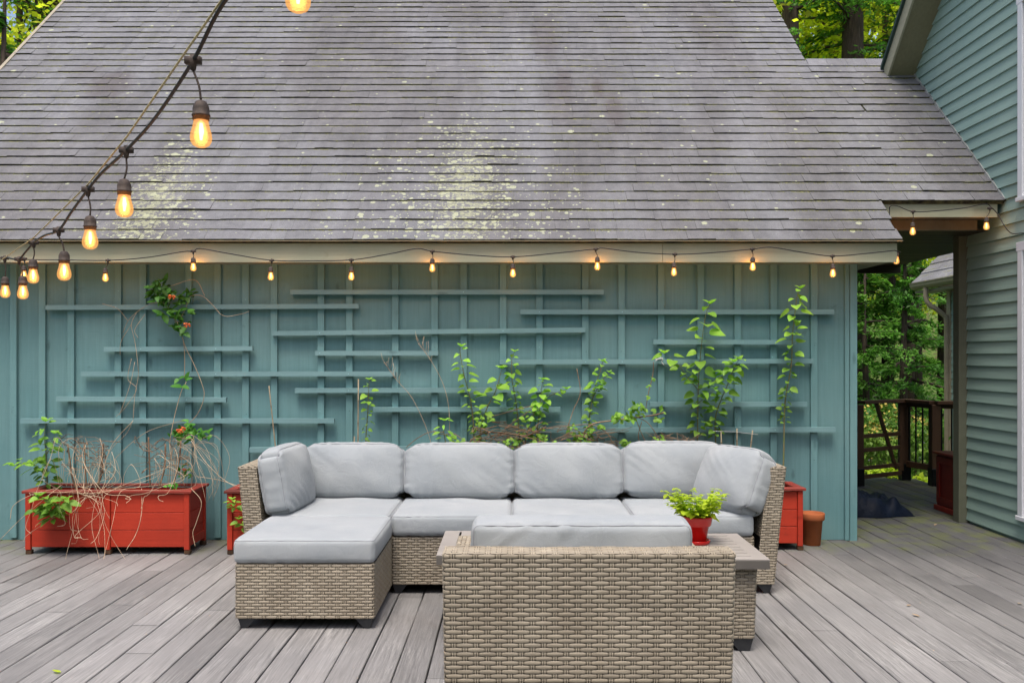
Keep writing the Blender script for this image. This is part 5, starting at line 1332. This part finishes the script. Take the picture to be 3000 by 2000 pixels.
TL = [('tall', -12.0, 19.5, .3, 1.0, 'dark hemlock with a bare broken limb at the top left corner'), ('maple', -13.2, 25, 1, 1.1, 'sunlit yellow green tree farthest left behind the roof'),
      ('tall2', -11.75, 23.5, 2, 1.05, 'hemlock trunk touching the left roof edge'), ('young', -9.45, 17.2, 1, 1.75, 'bright green low conifer filling the left corner beside the roof edge'),
      ('tall', 6.5, 21.5, 1.7, 1.05, 'thick trunked hemlock left of centre in the gap above the low roof'), ('tall2', 8.3, 22.5, 3.9, 1.1, 'thick trunked hemlock right of centre in the gap above the low roof'),
      ('maple', 7.2, 29, 2.2, 1.2, 'sunlit yellow tree glowing behind the two thick trunks'), ('maple2', 11.0, 30, .4, 1.25, 'pale yellow green tree behind the right roof edge'),
      ('tall', 10.6, 24.5, 5, .95, 'dark hemlock near the green edged right roof'), ('maple2', 4.2, 27, 1.4, 1.1, 'yellow green tree beside the right slope of the big roof'),
      ('young', 7.6, 24.0, 2.0, 1.6, 'large dark young hemlock filling the back of the passage view'), ('young', 9.6, 26.0, 3.0, 1.7, 'large young hemlock at the back beside the far house roof'),
      ('young', 6.6, 17.2, .5, .78, 'bright feathery young hemlock at the centre of the passage view'), ('young', 8.0, 18.8, 2.5, .95, 'young hemlock behind the downspout of the far house'),
      ('young', 7.4, 21.0, 4.0, 1.25, 'darker young hemlock deeper in the passage view'), ('young', 9.4, 21.8, 5.5, 1.3, 'young hemlock behind the far house gutter'), ('young', 5.9, 20.0, 1.3, 1.15, 'young hemlock nearest the teal corner board in the passage view'),
      ('maple', 5.6, 24.5, .9, 1.15, 'sunlit green maple behind the left thick trunk'), ('maple2', 9.4, 26.5, 2.9, 1.2, 'yellow green maple between the thick trunks and the right roof edge'), ('maple', -11.6, 22.5, 2.9, .95, 'yellow green tree behind the broken limb in the left corner'), ('maple2', -9.6, 28, 1.9, 1.2, 'pale sunlit tree glowing behind the left roof edge'), ('maple', 9.0, 36, 1.0, 1.3, 'sunlit tree seen between the trunks above the passage railing'), ('maple', 14.5, 38, 2.0, 1.4, 'yellow green tree at the far end of the passage view'),
      ('tall2', 12.8, 27, .9, 1.0, 'slim hemlock far right in the woods'), ('maple', 12.5, 33, 3.0, 1.2, 'sunlit tree farthest back in the passage view'), ('tall', 4.0, 31, .2, 1.1, 'hemlock hidden deep behind the big roof')]
for a in TL: tree(*a, group=GT_)
g = np.random.default_rng(5)
# extra dark trunks deep in the wood
for i in range(9):
    x = 7.2+i*1.05+g.uniform(-.3, .3); y = 26+g.uniform(-2, 4); b = MB(); b.tube([(x, y, -.5), (x+.1, y, 5), (x-.1, y, 14)], [.2, .16, .08], 8)
    for k in range(5): a = g.uniform(0, 6.28); z = g.uniform(3, 12); b.tube([(x, y, z), (x+math.cos(a)*1.2, y+math.sin(a)*1.2, z+.3)], [.03, .008], 4)
    tag(b.build('dead_tree', M['bark'], smooth=True, loc=(x, y, -.4)), ('leftmost bare dark trunk deep in the woods, nearest the teal wall', 'second bare trunk from the teal wall in the woods', 'third bare trunk from the teal wall in the woods', 'fourth bare trunk from the teal wall in the woods', 'middle one of the nine bare trunks in the woods', 'fourth bare trunk from the right in the woods', 'third bare trunk from the right in the woods', 'second bare trunk from the right behind the far house', 'rightmost bare trunk deep in the woods behind the far house')[i], 'tree', 'bare trunks deep in the woods')
# shrubs by the railing
def shrub(x, y, rx, h, n, mat, label, L0=.07, seed=1, flowers=False, group='shrubs beyond the railing'):
    g = np.random.default_rng(seed); nc = 16; cc = np.c_[g.uniform(-1, 1, nc)*rx, g.uniform(-.6, .6, nc)*rx, g.uniform(.15, 1, nc)*h]; k = g.integers(0, nc, n); P = cc[k]+g.normal(0, 1, (n, 3))*np.array([.2, .2, .12])*max(rx, h)*.7; P[:, 2] = np.abs(P[:, 2])
    me = quads_mesh('foliage', P, g.normal(0, 1, (n, 3))+np.array([0, 0, .6]), g.normal(0, .5, (n, 3))+np.array([0, -.5, .9]), L0*g.uniform(.6, 1.4, n), L0*.6*g.uniform(.6, 1.4, n), g.uniform(.6, 1.5, n), M[mat])
    r = E('flowering_shrub' if flowers else 'shrub', (x, y, -.4), label, 'shrub', group); o = bpy.data.objects.new('foliage', me); COL.objects.link(o); o.parent = r
    st = MB()
    for c in cc: st.tube([(c[0]*.2, c[1]*.2, 0), (c[0]*.7, c[1]*.7, c[2]*.6), tuple(c)], [.012, .008, .004], 4)
    s = st.build('stem', M['greenstem'], None); s.parent = r
    if flowers:
        m = 260; k = g.integers(0, nc, m); P = cc[k]+np.array([0, 0, h*.25])+g.normal(0, 1, (m, 3))*np.array([.2, .2, .06])*rx
        me = quads_mesh('flower_heads', P, g.normal(0, 1, (m, 3)), g.normal(0, .3, (m, 3))+np.array([0, 0, 1]), np.full(m, .05), np.full(m, .045), g.uniform(.7, 1.3, m), M['yellowflower'])
        o = bpy.data.objects.new('flower_heads', me); o['kind'] = 'stuff'; COL.objects.link(o); o.parent = r
shrub(5.35, 13.6, .55, .85, 1800, 'shrub', 'yellow flowering shrub behind the gate, nearest the teal wall', seed=1, flowers=True)
shrub(6.0, 14.4, .55, .95, 1800, 'shrub', 'yellow flowering shrub behind the gate, nearest the middle post', seed=2, flowers=True)
shrub(5.7, 16.2, .9, 1.0, 2600, 'leaf_dark', 'tall dark green shrub above the yellow flowers behind the gate', seed=3, L0=.09)
shrub(7.4, 15.9, .6, .7, 2000, 'leaf', 'bright green shrub behind the metal balusters', seed=4, L0=.09)
shrub(5.35, 11.75, .3, .33, 700, 'basil', 'low yellow green plant at the foot of the middle railing post', seed=5, L0=.09)
shrub(4.75, 12.5, .4, .35, 900, 'basil', 'low yellow green plant under the gate', seed=6, L0=.09)
shrub(6.6, 15.2, .5, .5, 900, 'shrub', 'small shrub beside the gravel path', seed=8)
n = 16000; P = np.c_[g.uniform(4.5, 16, n), 11.5+g.random(n)**1.2*18, np.full(n, -.36)+g.uniform(0, .14, n)]
keep = ~((P[:, 0] > 6.0) & (P[:, 1] > 16.4) & (P[:, 1] < 20.0)) & ~((P[:, 0] > 6.6) & (P[:, 1] < 14.6)); P = P[keep]; n = len(P)
me = quads_mesh('undergrowth', P, g.normal(0, .5, (n, 3))+np.array([0, 0, 1]), g.normal(0, 1, (n, 3)), .14*g.uniform(.5, 1.5, n), .045*g.uniform(.5, 1.5, n), g.uniform(.6, 1.5, n), M['shrub'])
o = bpy.data.objects.new('undergrowth', me); COL.objects.link(o); tag(o, 'low green grass and weeds covering the ground beyond the railing', 'undergrowth', kind='stuff')
